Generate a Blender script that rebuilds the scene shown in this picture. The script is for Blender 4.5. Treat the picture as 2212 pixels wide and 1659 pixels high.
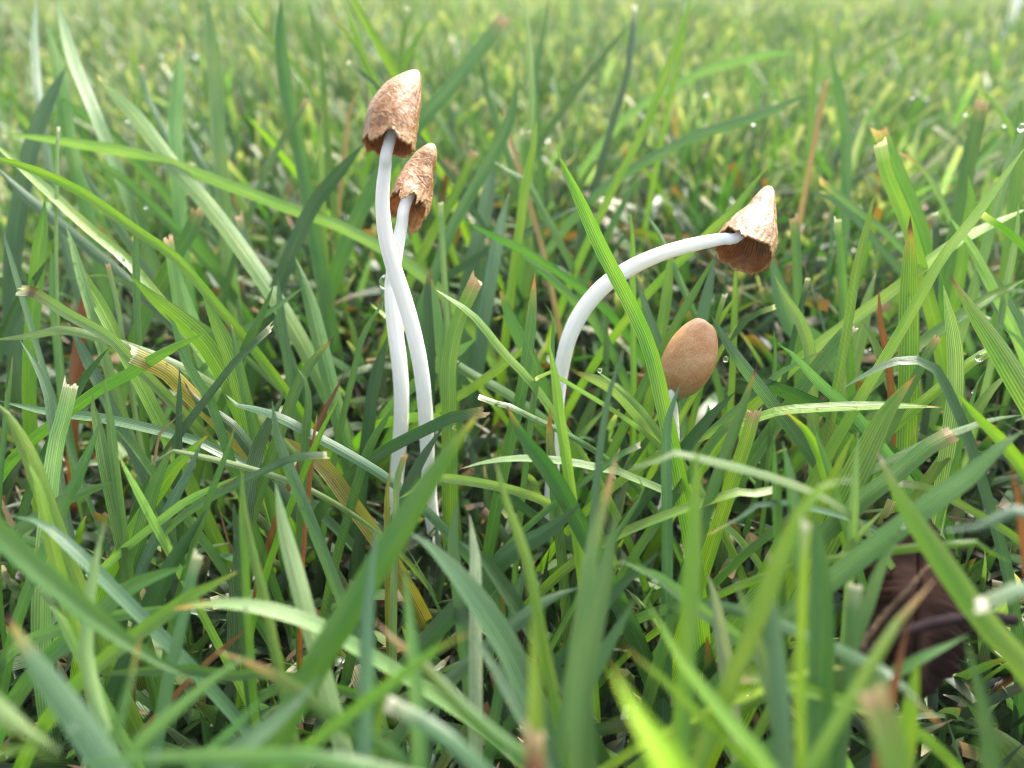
# Macro view of four small brown-capped mushrooms in wet lawn grass.
# 1 Blender unit = 10 cm.
import bpy, bmesh, math, random
import numpy as np
from mathutils import Vector, noise as mnoise

for o in list(bpy.data.objects):
    bpy.data.objects.remove(o, do_unlink=True)
scene = bpy.context.scene
C = scene.collection
scene.unit_settings.scale_length = 0.1
R = math.radians

# ------------------------------------------------------------------ camera
PITCH = 34.0
CAM = np.array((0.0, -1.1, 1.1))
cd = bpy.data.cameras.new('camera'); cam = bpy.data.objects.new('camera', cd); C.objects.link(cam)
cam.location = CAM; cam.rotation_euler = (R(90 - PITCH), 0, 0)
cd.sensor_width = 36; cd.lens = 26; cd.clip_start = 0.01; cd.clip_end = 2000
cd.dof.use_dof = True; cd.dof.focus_distance = 1.10; cd.dof.aperture_fstop = 1.35
scene.camera = cam

# ------------------------------------------------------------------ light
SUN_AZ, SUN_EL = 30.0, 46.0            # azimuth from +Y towards +X, elevation
w = bpy.data.worlds.new('World'); scene.world = w; w.use_nodes = True
nt = w.node_tree; nt.nodes.clear()
sky = nt.nodes.new('ShaderNodeTexSky'); sky.sky_type = 'NISHITA'; sky.sun_disc = False
sky.sun_elevation = R(SUN_EL); sky.sun_rotation = R(SUN_AZ)
sky.air_density = 1.0; sky.dust_density = 4.0; sky.ozone_density = 1.0
hs = nt.nodes.new('ShaderNodeHueSaturation'); hs.inputs['Saturation'].default_value = 0.42
bg = nt.nodes.new('ShaderNodeBackground'); bg.inputs['Strength'].default_value = 0.15
wo = nt.nodes.new('ShaderNodeOutputWorld')
nt.links.new(sky.outputs[0], hs.inputs['Color']); nt.links.new(hs.outputs[0], bg.inputs['Color'])
nt.links.new(bg.outputs[0], wo.inputs['Surface'])
sl = bpy.data.lights.new('sun', 'SUN'); sl.energy = 2.8; sl.angle = R(4); sl.color = (1.0, 0.93, 0.82)
sun = bpy.data.objects.new('sun', sl); C.objects.link(sun)
sd = Vector((math.sin(R(SUN_AZ)) * math.cos(R(SUN_EL)), math.cos(R(SUN_AZ)) * math.cos(R(SUN_EL)), math.sin(R(SUN_EL))))
sun.rotation_euler = sd.to_track_quat('Z', 'Y').to_euler(); sun.location = sd * 20
vs = scene.view_settings
vs.view_transform = 'Standard'; vs.look = 'None'; vs.gamma = 1; vs.use_curve_mapping = False
vs.exposure = 1.72
scene.cycles.max_bounces = 8; scene.cycles.diffuse_bounces = 3; scene.cycles.pixel_filter_type = 'BLACKMAN_HARRIS'; scene.cycles.filter_width = 1.15; scene.cycles.transparent_max_bounces = 8
scene.cycles.use_denoising = True

random.seed(7); rng = np.random.default_rng(11)

# ------------------------------------------------------------------ where things stand (survey of the plot)
FW = np.array((0, math.cos(R(PITCH)), -math.sin(R(PITCH))))
UP = np.array((0, math.sin(R(PITCH)), math.cos(R(PITCH))))
FOC = 1106 * 26 / 18.0
def ray(x, y):
    return FW + (x - 1106) / FOC * np.array((1.0, 0, 0)) - (y - 829.5) / FOC * UP
def at_depth(x, y, d):
    r = ray(x, y); p = CAM + r * d
    if p[2] < 0.012: p = CAM + r * ((CAM[2] - 0.012) / -r[2])
    return p
def at_y(x, y, Y):
    r = ray(x, y); return CAM + r * ((Y - CAM[1]) / r[1])
def project(P):
    q = np.asarray(P) - CAM
    d = q @ FW; d = np.where(d < 1e-3, 1e-3, d)
    return 1106 + FOC * q[..., 0] / d, 829.5 - FOC * (q @ UP) / d, q @ FW

# ------------------------------------------------------------------ materials
def new_mat(name):
    m = bpy.data.materials.new(name); m.use_nodes = True
    t = m.node_tree; t.nodes.clear()
    return m, t
class N:
    def __init__(s, t): s.t = t
    def n(s, typ, **k):
        d = s.t.nodes.new(typ)
        for a, b in k.items(): setattr(d, a, b)
        return d
    def l(s, a, b): s.t.links.new(a, b)
    def math(s, op, a, b=None, c=None):
        d = s.n('ShaderNodeMath', operation=op)
        for i, v in enumerate((a, b, c)):
            if v is None: continue
            if isinstance(v, (int, float)): d.inputs[i].default_value = v
            else: s.l(v, d.inputs[i])
        return d.outputs[0]
    def mix(s, typ, f, a, b):
        d = s.n('ShaderNodeMix', data_type='RGBA', blend_type=typ)
        for i, v in ((0, f), (6, a), (7, b)):
            if isinstance(v, (int, float)): d.inputs[i].default_value = v
            elif isinstance(v, tuple): d.inputs[i].default_value = v
            else: s.l(v, d.inputs[i])
        return d.outputs[2]
    def ramp(s, f, stops):
        d = s.n('ShaderNodeValToRGB'); cr = d.color_ramp
        while len(cr.elements) < len(stops): cr.elements.new(0.5)
        for e, (p, c) in zip(cr.elements, stops): e.position = p; e.color = c if len(c) == 4 else (*c, 1)
        s.l(f, d.inputs[0]); return d.outputs[0]

def grass_material():
    m, t = new_mat('grass_leaf'); g = N(t)
    tint = g.n('ShaderNodeAttribute', attribute_name='tint')
    uv = g.n('ShaderNodeUVMap', uv_map='UVMap')
    sep = g.n('ShaderNodeSeparateXYZ'); g.l(uv.outputs[0], sep.inputs[0])
    u, v = sep.outputs[0], sep.outputs[1]
    # veins: two sets of parallel ribs plus midrib
    w1 = g.math('SINE', g.math('MULTIPLY', u, 6.2832 * 8)); w1 = g.math('MULTIPLY_ADD', w1, 0.5, 0.5)
    w2 = g.math('SINE', g.math('MULTIPLY', u, 6.2832 * 17)); w2 = g.math('MULTIPLY_ADD', w2, 0.5, 0.5)
    ribs = g.math('ADD', g.math('MULTIPLY', g.math('POWER', w1, 1.6), 0.7), g.math('MULTIPLY', w2, 0.3))
    cmb = g.n('ShaderNodeCombineXYZ'); g.l(g.math('MULTIPLY', u, 1.2), cmb.inputs[0]); g.l(g.math('MULTIPLY', v, 7.0), cmb.inputs[1])
    nz = g.n('ShaderNodeTexNoise'); nz.inputs['Scale'].default_value = 1.3; nz.inputs['Detail'].default_value = 4
    g.l(cmb.outputs[0], nz.inputs['Vector'])
    nf = g.n('ShaderNodeTexNoise'); nf.inputs['Scale'].default_value = 14; nf.inputs['Detail'].default_value = 3
    g.l(cmb.outputs[0], nf.inputs['Vector'])
    val = g.math('MULTIPLY_ADD', ribs, 0.80, 0.58)
    val = g.math('MULTIPLY', val, g.math('MULTIPLY_ADD', nz.outputs[0], 0.7, 0.66))
    mid = g.math('SUBTRACT', 1.0, g.math('MINIMUM', g.math('MULTIPLY', g.math('ABSOLUTE', g.math('SUBTRACT', u, 0.5)), 18.0), 1.0))
    val = g.math('ADD', val, g.math('MULTIPLY', mid, 0.35))
    hsv = g.n('ShaderNodeHueSaturation'); g.l(tint.outputs['Color'], hsv.inputs['Color']); g.l(val, hsv.inputs['Value'])
    g.l(g.math('MULTIPLY_ADD', nz.outputs[0], -0.10, 0.55), hsv.inputs['Hue'])
    # sparse yellowing specks
    sp = g.math('SMOOTHSTEP' if False else 'GREATER_THAN', nf.outputs[0], 0.72)
    col = g.mix('MIX', g.math('MULTIPLY', sp, 0.5), hsv.outputs[0], (0.38, 0.36, 0.12, 1))
    bump = g.n('ShaderNodeBump'); bump.inputs['Strength'].default_value = 0.35; bump.inputs['Distance'].default_value = 0.004
    g.l(g.math('ADD', g.math('SUBTRACT', ribs, mid), g.math('MULTIPLY', nf.outputs[0], 0.4)), bump.inputs['Height'])
    p = g.n('ShaderNodeBsdfPrincipled')
    g.l(col, p.inputs['Base Color'])
    g.l(g.math('MULTIPLY_ADD', nz.outputs[0], 0.3, 0.22), p.inputs['Roughness'])
    p.inputs['Coat Weight'].default_value = 0.4; p.inputs['Coat Roughness'].default_value = 0.28
    p.inputs['IOR'].default_value = 1.45
    g.l(bump.outputs[0], p.inputs['Normal'])
    tr = g.n('ShaderNodeBsdfTranslucent')
    tc = g.mix('MULTIPLY', 1.0, col, (1.35, 1.55, 0.55, 1)); g.l(tc, tr.inputs['Color']); g.l(bump.outputs[0], tr.inputs['Normal'])
    mx = g.n('ShaderNodeMixShader'); mx.inputs[0].default_value = 0.31
    g.l(p.outputs[0], mx.inputs[1]); g.l(tr.outputs[0], mx.inputs[2])
    o = g.n('ShaderNodeOutputMaterial'); g.l(mx.outputs[0], o.inputs[0])
    return m
M_GRASS = grass_material()

def stem_material():
    m, t = new_mat('mushroom_stem'); g = N(t)
    uv = g.n('ShaderNodeUVMap', uv_map='UVMap')
    mp = g.n('ShaderNodeMapping'); mp.inputs['Scale'].default_value = (28, 6, 1); g.l(uv.outputs[0], mp.inputs[0])
    nz = g.n('ShaderNodeTexNoise'); nz.inputs['Scale'].default_value = 1; nz.inputs['Detail'].default_value = 4; g.l(mp.outputs[0], nz.inputs['Vector'])
    col = g.ramp(nz.outputs[0], [(0.3, (0.84, 0.84, 0.82)), (0.7, (0.93, 0.93, 0.93))])
    b = g.n('ShaderNodeBump'); b.inputs['Strength'].default_value = 0.3; b.inputs['Distance'].default_value = 0.002; g.l(nz.outputs[0], b.inputs['Height'])
    p = g.n('ShaderNodeBsdfPrincipled'); g.l(col, p.inputs['Base Color']); g.l(b.outputs[0], p.inputs['Normal'])
    p.inputs['Roughness'].default_value = 0.42
    p.inputs['Subsurface Weight'].default_value = 0.6; p.inputs['Subsurface Radius'].default_value = (0.02, 0.018, 0.015); p.inputs['Subsurface Scale'].default_value = 1.0
    o = g.n('ShaderNodeOutputMaterial'); g.l(p.outputs[0], o.inputs[0]); return m
M_STEM = stem_material()

def cap_material(name, dark, mid, pale, rough, coat, bscale, bump_s):
    m, t = new_mat(name); g = N(t)
    tc = g.n('ShaderNodeTexCoord')
    n1 = g.n('ShaderNodeTexNoise'); n1.inputs['Scale'].default_value = 38; n1.inputs['Detail'].default_value = 5; g.l(tc.outputs['Object'], n1.inputs['Vector'])
    vo = g.n('ShaderNodeTexVoronoi'); vo.feature = 'F1'; vo.inputs['Scale'].default_value = bscale
    dn = g.n('ShaderNodeMix', data_type='VECTOR'); dn.inputs[0].default_value = 0.06
    g.l(tc.outputs['Object'], dn.inputs[4]); g.l(n1.outputs['Color'], dn.inputs[5]); g.l(dn.outputs[1], vo.inputs['Vector'])
    at = g.n('ShaderNodeAttribute', attribute_name='pale')       # grows toward rim and apex of the real cap
    fac = g.math('ADD', g.math('MULTIPLY', n1.outputs[0], 0.9), g.math('MULTIPLY', vo.outputs['Distance'], 0.35))
    c = g.ramp(fac, [(0.3, dark), (0.55, mid), (0.85, pale)])
    c = g.mix('MIX', at.outputs['Fac'], c, (*pale, 1))
    b = g.n('ShaderNodeBump'); b.inputs['Strength'].default_value = bump_s; b.inputs['Distance'].default_value = 0.006
    g.l(g.math('ADD', g.math('MULTIPLY', vo.outputs['Distance'], 0.9), g.math('MULTIPLY', n1.outputs[0], 0.6)), b.inputs['Height'])
    p = g.n('ShaderNodeBsdfPrincipled'); g.l(c, p.inputs['Base Color']); g.l(b.outputs[0], p.inputs['Normal'])
    g.l(g.math('MULTIPLY_ADD', n1.outputs[0], 0.3, rough - 0.12), p.inputs['Roughness'])
    p.inputs['Subsurface Weight'].default_value = 0.35; p.inputs['Subsurface Radius'].default_value = (0.02, 0.010, 0.005); p.inputs['Subsurface Scale'].default_value = 1.0
    p.inputs['Coat Weight'].default_value = coat; p.inputs['Coat Roughness'].default_value = 0.08; p.inputs['Specular IOR Level'].default_value = 0.3
    b2 = g.n('ShaderNodeBump'); b2.inputs['Strength'].default_value = bump_s * 0.3; b2.inputs['Distance'].default_value = 0.006; g.l(n1.outputs[0], b2.inputs['Height']); g.l(b2.outputs[0], p.inputs['Coat Normal'])
    o = g.n('ShaderNodeOutputMaterial'); g.l(p.outputs[0], o.inputs[0]); return m
M_CAP = cap_material('wet_cap', (0.155, 0.062, 0.017), (0.245, 0.112, 0.036), (0.34, 0.195, 0.085), 0.55, 0.6, 95, 0.4)
M_EGG = cap_material('young_cap', (0.36, 0.145, 0.044), (0.45, 0.205, 0.074), (0.56, 0.32, 0.17), 0.45, 0.25, 260, 0.16)
def plain(name, col, rough=0.6, var=0.35, scale=30, trans=0.0, bump=0.3, spec=0.5):
    m, t = new_mat(name); g = N(t)
    tc = g.n('ShaderNodeTexCoord'); nz = g.n('ShaderNodeTexNoise'); nz.inputs['Scale'].default_value = scale; nz.inputs['Detail'].default_value = 5
    g.l(tc.outputs['Object'], nz.inputs['Vector'])
    lo = tuple(c * (1 - var) for c in col); hi = tuple(min(1, c * (1 + var)) for c in col)
    c = g.ramp(nz.outputs[0], [(0.3, lo), (0.7, hi)])
    b = g.n('ShaderNodeBump'); b.inputs['Strength'].default_value = bump; b.inputs['Distance'].default_value = 0.01; g.l(nz.outputs[0], b.inputs['Height'])
    p = g.n('ShaderNodeBsdfPrincipled'); g.l(c, p.inputs['Base Color']); p.inputs['Roughness'].default_value = rough; g.l(b.outputs[0], p.inputs['Normal'])
    p.inputs['Specular IOR Level'].default_value = spec
    o = g.n('ShaderNodeOutputMaterial')
    if trans:
        tr = g.n('ShaderNodeBsdfTranslucent'); g.l(c, tr.inputs[0]); mx = g.n('ShaderNodeMixShader'); mx.inputs[0].default_value = trans
        g.l(p.outputs[0], mx.inputs[1]); g.l(tr.outputs[0], mx.inputs[2]); g.l(mx.outputs[0], o.inputs[0])
    else: g.l(p.outputs[0], o.inputs[0])
    return m
M_GILL = plain('gills', (0.46, 0.23, 0.09), 0.7, 0.4, 60, 0.3)
M_SOIL = plain('soil', (0.035, 0.022, 0.013), 0.9, 0.5, 9, 0, 0.8)
M_LEAF = plain('dead_leaf', (0.016, 0.0055, 0.0032), 0.8, 0.75, 14, 0.05, 0.9, 0.12)
M_VEIN = plain('dead_leaf_vein', (0.012, 0.005, 0.003), 0.95, 0.3, 20, spec=0.05)
M_TWIG = plain('twig_bark', (0.016, 0.010, 0.012), 0.9, 0.4, 30, spec=0.1)
M_STALK = plain('dry_stalk', (0.07, 0.045, 0.027), 0.8, 0.35, 30, spec=0.15)
def water():
    m, t = new_mat('water_drop'); g = N(t)
    p = g.n('ShaderNodeBsdfPrincipled'); p.inputs['Base Color'].default_value = (1, 1, 1, 1); p.inputs['Roughness'].default_value = 0.0
    p.inputs['IOR'].default_value = 1.333; p.inputs['Transmission Weight'].default_value = 1
    o = g.n('ShaderNodeOutputMaterial'); g.l(p.outputs[0], o.inputs[0]); return m
M_WATER = water()

# ------------------------------------------------------------------ helpers
def tag(o, label=None, cat=None, group=None, kind=None):
    if label: o['label'] = label
    if cat: o['category'] = cat
    if group: o['group'] = group
    if kind: o['kind'] = kind
    return o
def empty(name, loc):
    o = bpy.data.objects.new(name, None); C.objects.link(o); o.location = loc; o.empty_display_size = 0.05; return o
def build(name, V, F, mat, parent=None, origin=None, tint=None, uv=None, smooth=True, pale=None):
    """one mesh object; V world coordinates (n,3), F (m,3|4) or list of such arrays"""
    V = np.asarray(V, dtype=np.float64)
    org = np.array(origin if origin is not None else (0, 0, 0), dtype=np.float64)
    me = bpy.data.meshes.new(name)
    Fs = F if isinstance(F, list) else [F]
    Fs = [np.asarray(f, dtype=np.int32) for f in Fs if len(f)]
    nl = sum(f.size for f in Fs); nf = sum(len(f) for f in Fs)
    me.vertices.add(len(V)); me.vertices.foreach_set('co', (V - org).astype(np.float32).ravel())
    me.loops.add(nl); me.polygons.add(nf)
    loops = np.concatenate([f.ravel() for f in Fs])
    tot = np.concatenate([np.full(len(f), f.shape[1], np.int32) for f in Fs])
    st = np.concatenate(([0], np.cumsum(tot)[:-1])).astype(np.int32)
    me.loops.foreach_set('vertex_index', loops); me.polygons.foreach_set('loop_start', st); me.polygons.foreach_set('loop_total', tot)
    if smooth: me.polygons.foreach_set('use_smooth', np.ones(nf, dtype=bool))
    me.update(calc_edges=True)
    if tint is not None:
        a = me.attributes.new('tint', 'FLOAT_COLOR', 'POINT')
        a.data.foreach_set('color', np.concatenate([tint, np.ones((len(tint), 1))], 1).astype(np.float32).ravel())
    if pale is not None:
        a = me.attributes.new('pale', 'FLOAT', 'POINT'); a.data.foreach_set('value', np.asarray(pale, dtype=np.float32))
    if uv is not None:
        l = me.uv_layers.new(name='UVMap'); l.data.foreach_set('uv', np.asarray(uv)[loops].astype(np.float32).ravel())
    me.materials.append(mat)
    o = bpy.data.objects.new(name, me); C.objects.link(o)
    if parent is not None:
        o.parent = parent
        o.location = org - np.array(parent.location)
    else: o.location = org
    return o
def norm(a): return a / np.maximum(np.linalg.norm(a, axis=-1, keepdims=True), 1e-9)
def spline(P, n):
    """Catmull-Rom through P, n even samples by arc length"""
    P = np.asarray(P, float)
    if len(P) == 2: P = np.array([P[0], (P[0] + P[1]) / 2, P[1]])
    Q = np.vstack([2 * P[0] - P[1], P, 2 * P[-1] - P[-2]])
    out = []
    for i in range(1, len(Q) - 2):
        p0, p1, p2, p3 = Q[i - 1], Q[i], Q[i + 1], Q[i + 2]
        for s in np.linspace(0, 1, 24, endpoint=False):
            out.append(0.5 * (2 * p1 + (p2 - p0) * s + (2 * p0 - 5 * p1 + 4 * p2 - p3) * s * s + (3 * p1 - p0 - 3 * p2 + p3) * s ** 3))
    out.append(Q[-2]); out = np.array(out)
    L = np.concatenate(([0], np.cumsum(np.linalg.norm(np.diff(out[:, :3], axis=0), axis=1))))
    s = np.linspace(0, L[-1], n)
    return np.stack([np.interp(s, L, out[:, k]) for k in range(out.shape[1])], 1), L[-1]
def grid_faces(r, c, wrap=False, off=0):
    i, j = np.meshgrid(np.arange(r - 1), np.arange(c if wrap else c - 1), indexing='ij')
    j2 = (j + 1) % c
    return np.stack([i * c + j, i * c + j2, (i + 1) * c + j2, (i + 1) * c + j], -1).reshape(-1, 4) + off
def frames(P):
    T = norm(np.gradient(P, axis=0)); Nn = np.zeros_like(T)
    a = np.array((0, 0, 1.0)) if abs(T[0][2]) < 0.9 else np.array((1.0, 0, 0))
    n = norm(np.cross(T[0], a))
    for i in range(len(P)):
        n = norm(n - T[i] * (n @ T[i])); Nn[i] = n
    return T, Nn, np.cross(T, Nn)
def tube(P, rad, seg=12, cap=True, wob=0.0):
    P = np.asarray(P); T, A, B = frames(P)
    ang = np.linspace(0, 2 * math.pi, seg, endpoint=False)
    rr = np.asarray(rad)[:, None] * (1 + wob * rng.standard_normal((len(P), seg)) * 0.3)
    V = P[:, None] + rr[..., None] * (np.cos(ang)[None, :, None] * A[:, None] + np.sin(ang)[None, :, None] * B[:, None])
    V = V.reshape(-1, 3); F = [grid_faces(len(P), seg, True)]
    if cap:
        n0 = len(V); V = np.vstack([V, P[0], P[-1]])
        k = np.arange(seg); k2 = (k + 1) % seg; o2 = (len(P) - 1) * seg
        F.append(np.concatenate([np.stack([np.full(seg, n0), k2, k], 1), np.stack([np.full(seg, n0 + 1), o2 + k, o2 + k2], 1)]))
    L = np.concatenate(([0], np.cumsum(np.linalg.norm(np.diff(P, axis=0), axis=1))))
    uv = np.stack([np.tile(ang / 6.2832, len(P)), np.repeat(L, seg)], 1)
    if cap: uv = np.vstack([uv, [[0.5, 0], [0.5, L[-1]]]])
    return V, F, uv

# ------------------------------------------------------------------ the ground
def ground():
    # fine under the plot, coarse to the horizon
    xs = np.unique(np.concatenate([np.linspace(-400, -12, 14), np.linspace(-12, 12, 121), np.linspace(12, 400, 14)]))
    ys = np.unique(np.concatenate([np.linspace(-60, -4, 8), np.linspace(-4, 20, 121), np.linspace(20, 900, 20)]))
    X, Y = np.meshgrid(xs, ys, indexing='ij')
    Z = np.array([[mnoise.noise(Vector((x * 1.7, y * 1.7, 3))) * 0.02 - 0.02 for y in ys] for x in xs])
    V = np.stack([X, Y, Z], -1).reshape(-1, 3)
    o = build('ground', V, grid_faces(len(xs), len(ys)), M_SOIL); tag(o, 'dark moist soil under the lawn', 'ground', kind='structure')
ground()

# ------------------------------------------------------------------ mushrooms (positions kept for clearance tests)
# stem points: (x, y, radius) on the plot survey, Y = world depth of each point
MUSH = []
def stem_curve(pts, ys):
    out = []
    for (x, y, rpx), Y in zip(pts, ys):
        p = at_y(x, y, Y); d = (p - CAM) @ FW
        out.append((*p, rpx / FOC * d))
    return np.array(out)
def make_cap(name, parent, spine, tilt, rim, thick, mat, seed, wrinkle, gill_n, crumple=0.0, seg=112, rows=56, lobe=0.06, apex_pale=0.5, rim_pale=0.6):
    """spine: (x,y,radius) px from apex to rim at the apex's world depth; tilt: depth gained toward viewer; rim(angle)->extra length"""
    x0, y0, _ = spine[0]; Y = tilt[0]
    p0 = at_y(x0, y0, Y); d0 = (p0 - CAM) @ FW
    pts = []
    for i, (x, y, rp) in enumerate(spine):
        t = i / (len(spine) - 1); d = d0 - tilt[1] * t
        p = CAM + ray(x, y) * d
        pts.append((*p, rp / FOC * d))
    S, L = spline(pts, rows)
    P, rad = S[:, :3], np.maximum(S[:, 3], 0.0006)
    T = norm(np.gradient(P, axis=0))
    # smooth frame with reference pointing toward viewer
    vdir = norm(CAM - P[len(P) // 2])
    A = norm(vdir - T * (T @ vdir)[:, None]); B = np.cross(T, A)
    ang = np.linspace(0, 2 * math.pi, seg, endpoint=False)
    V = np.zeros((rows, seg, 3)); pale = np.zeros((rows, seg))
    Vi = np.zeros((rows, seg, 3))
    for j, a in enumerate(ang):
        ext = rim(a)                                     # longitudinal stretch of the rim at this angle
        for i in range(rows):
            t = i / (rows - 1)
            tt = t * (1 + ext * t ** 2)
            k = min(tt, 1.0) * (rows - 1); i0 = int(min(k, rows - 2)); f = k - i0
            c = P[i0] * (1 - f) + P[i0 + 1] * f; r = rad[i0] * (1 - f) + rad[i0 + 1] * f
            if tt > 1: c = P[-1] + T[-1] * (tt - 1) * L; r = rad[-1] * (1 + (tt - 1) * 0.1)
            dirn = math.cos(a) * A[i0] + math.sin(a) * B[i0]
            q = Vector((math.cos(a) * 1.4, math.sin(a) * 1.4, t * 2.2 + seed))
            lob = mnoise.noise(q) * lobe
            q2 = Vector((math.cos(a) * 7, math.sin(a) * 7, t * 9 + seed * 3)); wr = mnoise.noise(q2) * wrinkle
            q3 = Vector((math.cos(a) * 15, math.sin(a) * 15, t * 7 + seed * 5)); wr += mnoise.noise(q3) * wrinkle * 0.7
            fl = math.sin(a * gill_n * 0.5 + seed) * 0.012 * t ** 4 if wrinkle > 0.02 else 0
            if crumple: lob += crumple * t * (abs(math.sin(a * 1.5 + t * 2.0 + seed)) - 0.6)
            rr = r * (1 + lob * min(1, t * 3) + wr * min(1, t * 2.5) + fl)
            V[i, j] = c + dirn * rr
            th = thick * (1 - 0.55 * t) ; Vi[i, j] = c + dirn * max(rr - th, rr * 0.2) + T[i0] * (thick * 0.7 * (1 - t))
            pale[i, j] = max(apex_pale * max(0, 1 - t / 0.14), rim_pale * max(0, (t - 0.88) / 0.12))
    V2 = np.vstack([V.reshape(-1, 3), Vi.reshape(-1, 3)]); n = rows * seg
    Fo = grid_faces(rows, seg, True); Fi = grid_faces(rows, seg, True, n)[:, ::-1]
    k = np.arange(seg); k2 = (k + 1) % seg; o2 = (rows - 1) * seg
    Fr = np.stack([o2 + k, o2 + k2, n + o2 + k2, n + o2 + k], 1)
    Fa = np.stack([np.full(seg - 2, 0), k[2:], k[1:-1]], 1)
    cap = build(name, V2, [np.concatenate([Fo[:, ::-1], Fi[:, ::-1], Fr[:, ::-1]]), Fa], mat, parent, origin=P[-1], pale=np.concatenate([pale.ravel(), pale.ravel() * 0]))
    if gill_n:                                            # radial plates hanging inside
        gv, gf = [], []
        for g in range(gill_n):
            a = 2 * math.pi * (g + 0.3 * random.random()) / gill_n; j = int(a / (2 * math.pi) * seg) % seg
            base = len(gv); ii = np.linspace(int(rows * 0.3), rows - 2, 14).astype(int)
            dp = 0.0
            for q, i in enumerate(ii):
                outer = Vi[i, j]; inn = outer + (P[i] - outer) * (0.42 if g % 2 else 0.25) * math.sin(math.pi * min(1, (q + 1) / 11.0)) ** 0.7 * (1 if q < 12 else 0.4)
                side = norm(np.cross(P[i] - outer, T[i])) * 0.0006
                gv += [outer + side, inn + side, inn - side, outer - side]
            for q in range(len(ii) - 1):
                b0, b1 = base + q * 4, base + q * 4 + 4
                gf += [(b0, b0 + 1, b1 + 1, b1), (b0 + 1, b0 + 2, b1 + 2, b1 + 1), (b0 + 2, b0 + 3, b1 + 3, b1 + 2)]
        build('gills', np.array(gv), np.array(gf), M_GILL, cap, origin=P[-1]).location = (0, 0, 0)
    return cap, P, T
def make_mushroom(name, label, stem_pts, ys, spine, tilt, rim, thick, mat, seed, wrinkle, gill_n, stem_dy=-0.004, **kw):
    b0 = at_y(*stem_pts[-1][:2], ys[-1]); base = np.array((b0[0], b0[1], min(b0[2], 0.0)))
    root = empty(name, base); tag(root, label, 'mushroom', 'small brown-capped mushrooms in the lawn')
    cap, P, T = make_cap('cap', root, spine, tilt, rim, thick, mat, seed, wrinkle, gill_n, **kw)
    dy0 = P[-1][1] + stem_dy - ys[0]
    SC = stem_curve(stem_pts, [y + dy0 * max(0, 1 - i / 5.0) for i, y in enumerate(ys)])
    att = P[int(len(P) * 0.30)]                            # stem runs up inside the cap to its flesh
    pts = np.vstack([np.array([*att, SC[0, 3] * 0.85]), SC])
    if pts[-1, 2] > -0.01:
        g = pts[-1].copy(); g[2] = -0.015; g[:2] += (pts[-1, :2] - pts[-2, :2]) * 0.3; pts = np.vstack([pts, g])
    S, L = spline(pts, 110)
    V, F, uv = tube(S[:, :3], S[:, 3], 24, True, 0.012)
    build('stem', V, F, M_STEM, root, origin=base, uv=uv)
    MUSH.append(S)
    return root

n1 = lambda a, s, f: mnoise.noise(Vector((math.cos(a) * f, math.sin(a) * f, s)))
# 1 tall mushroom with big wet bell cap
def rim1(a):
    e = 0.05 * n1(a, 1.0, 2.0) + 0.035 * n1(a, 4.0, 9.0) + 0.02 * n1(a, 9.0, 25.0)
    d = abs((a + math.pi) % (2 * math.pi) - math.pi)       # front of cap is notched above the stem
    return e + 0.17 * math.exp(-(d / 1.4) ** 2) - 0.15 * math.exp(-(d / 0.32) ** 2) - 0.07 * math.exp(-((d - 0.95) / 0.12) ** 2)
m1 = make_mushroom('mushroom', 'tall white-stemmed mushroom with the largest wet bell-shaped brown cap',
    [(838, 318, 12.5), (832, 360, 13.5), (826, 430, 15.0), (833, 510, 16.5), (851, 580, 17.5), (874, 650, 17.5), (896, 730, 17), (911, 810, 16.5), (919, 890, 16), (923, 970, 15.5), (927, 1050, 15), (934, 1130, 15), (940, 1200, 15)],
    [-0.06, -0.06, -0.06, -0.06, -0.062, -0.066, -0.072, -0.08, -0.09, -0.10, -0.115, -0.13, -0.14],
    [(902, 156, 2), (897, 162, 13), (886, 178, 26), (869, 207, 43), (855, 240, 53), (846, 275, 58), (841, 308, 56)], (0.03, 0.045), rim1, 0.005, M_CAP, 2.3, 0.035, 56)
# 2 smaller torn cap behind it
def rim2(a):
    d = (a + math.pi) % (2 * math.pi) - math.pi
    e = 0.22 * n1(a, 2.0, 2.2) + 0.11 * n1(a, 7.0, 8.0) + 0.06 * n1(a, 3.0, 26.0)
    return e + 0.02 * math.exp(-((d - 0.15) / 0.7) ** 2) + 0.14 * math.exp(-((abs(d) - 2.2) / 0.7) ** 2)
m2 = make_mushroom('mushroom', 'short-capped mushroom with a torn ragged brown cap leaning behind the tall stem',
    [(876, 440, 12.5), (868, 485, 13), (857, 540, 14.5), (848, 600, 15.5), (847, 650, 16), (853, 710, 17), (862, 780, 17), (867, 850, 16.5), (866, 920, 16), (860, 990, 15.5), (854, 1060, 15), (850, 1130, 15), (848, 1200, 15)],
    [0.03, 0.025, 0.015, 0.005, -0.005, -0.015, -0.03, -0.045, -0.06, -0.075, -0.09, -0.10, -0.11],
    [(934, 316, 5), (931, 321, 13), (923, 337, 22), (909, 364, 28), (898, 392, 36), (886, 420, 44), (877, 442, 48)], (0.10, 0.035), rim2, 0.004, M_CAP, 5.1, 0.05, 40, crumple=0.22, lobe=0.2, rim_pale=0.8)
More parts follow.
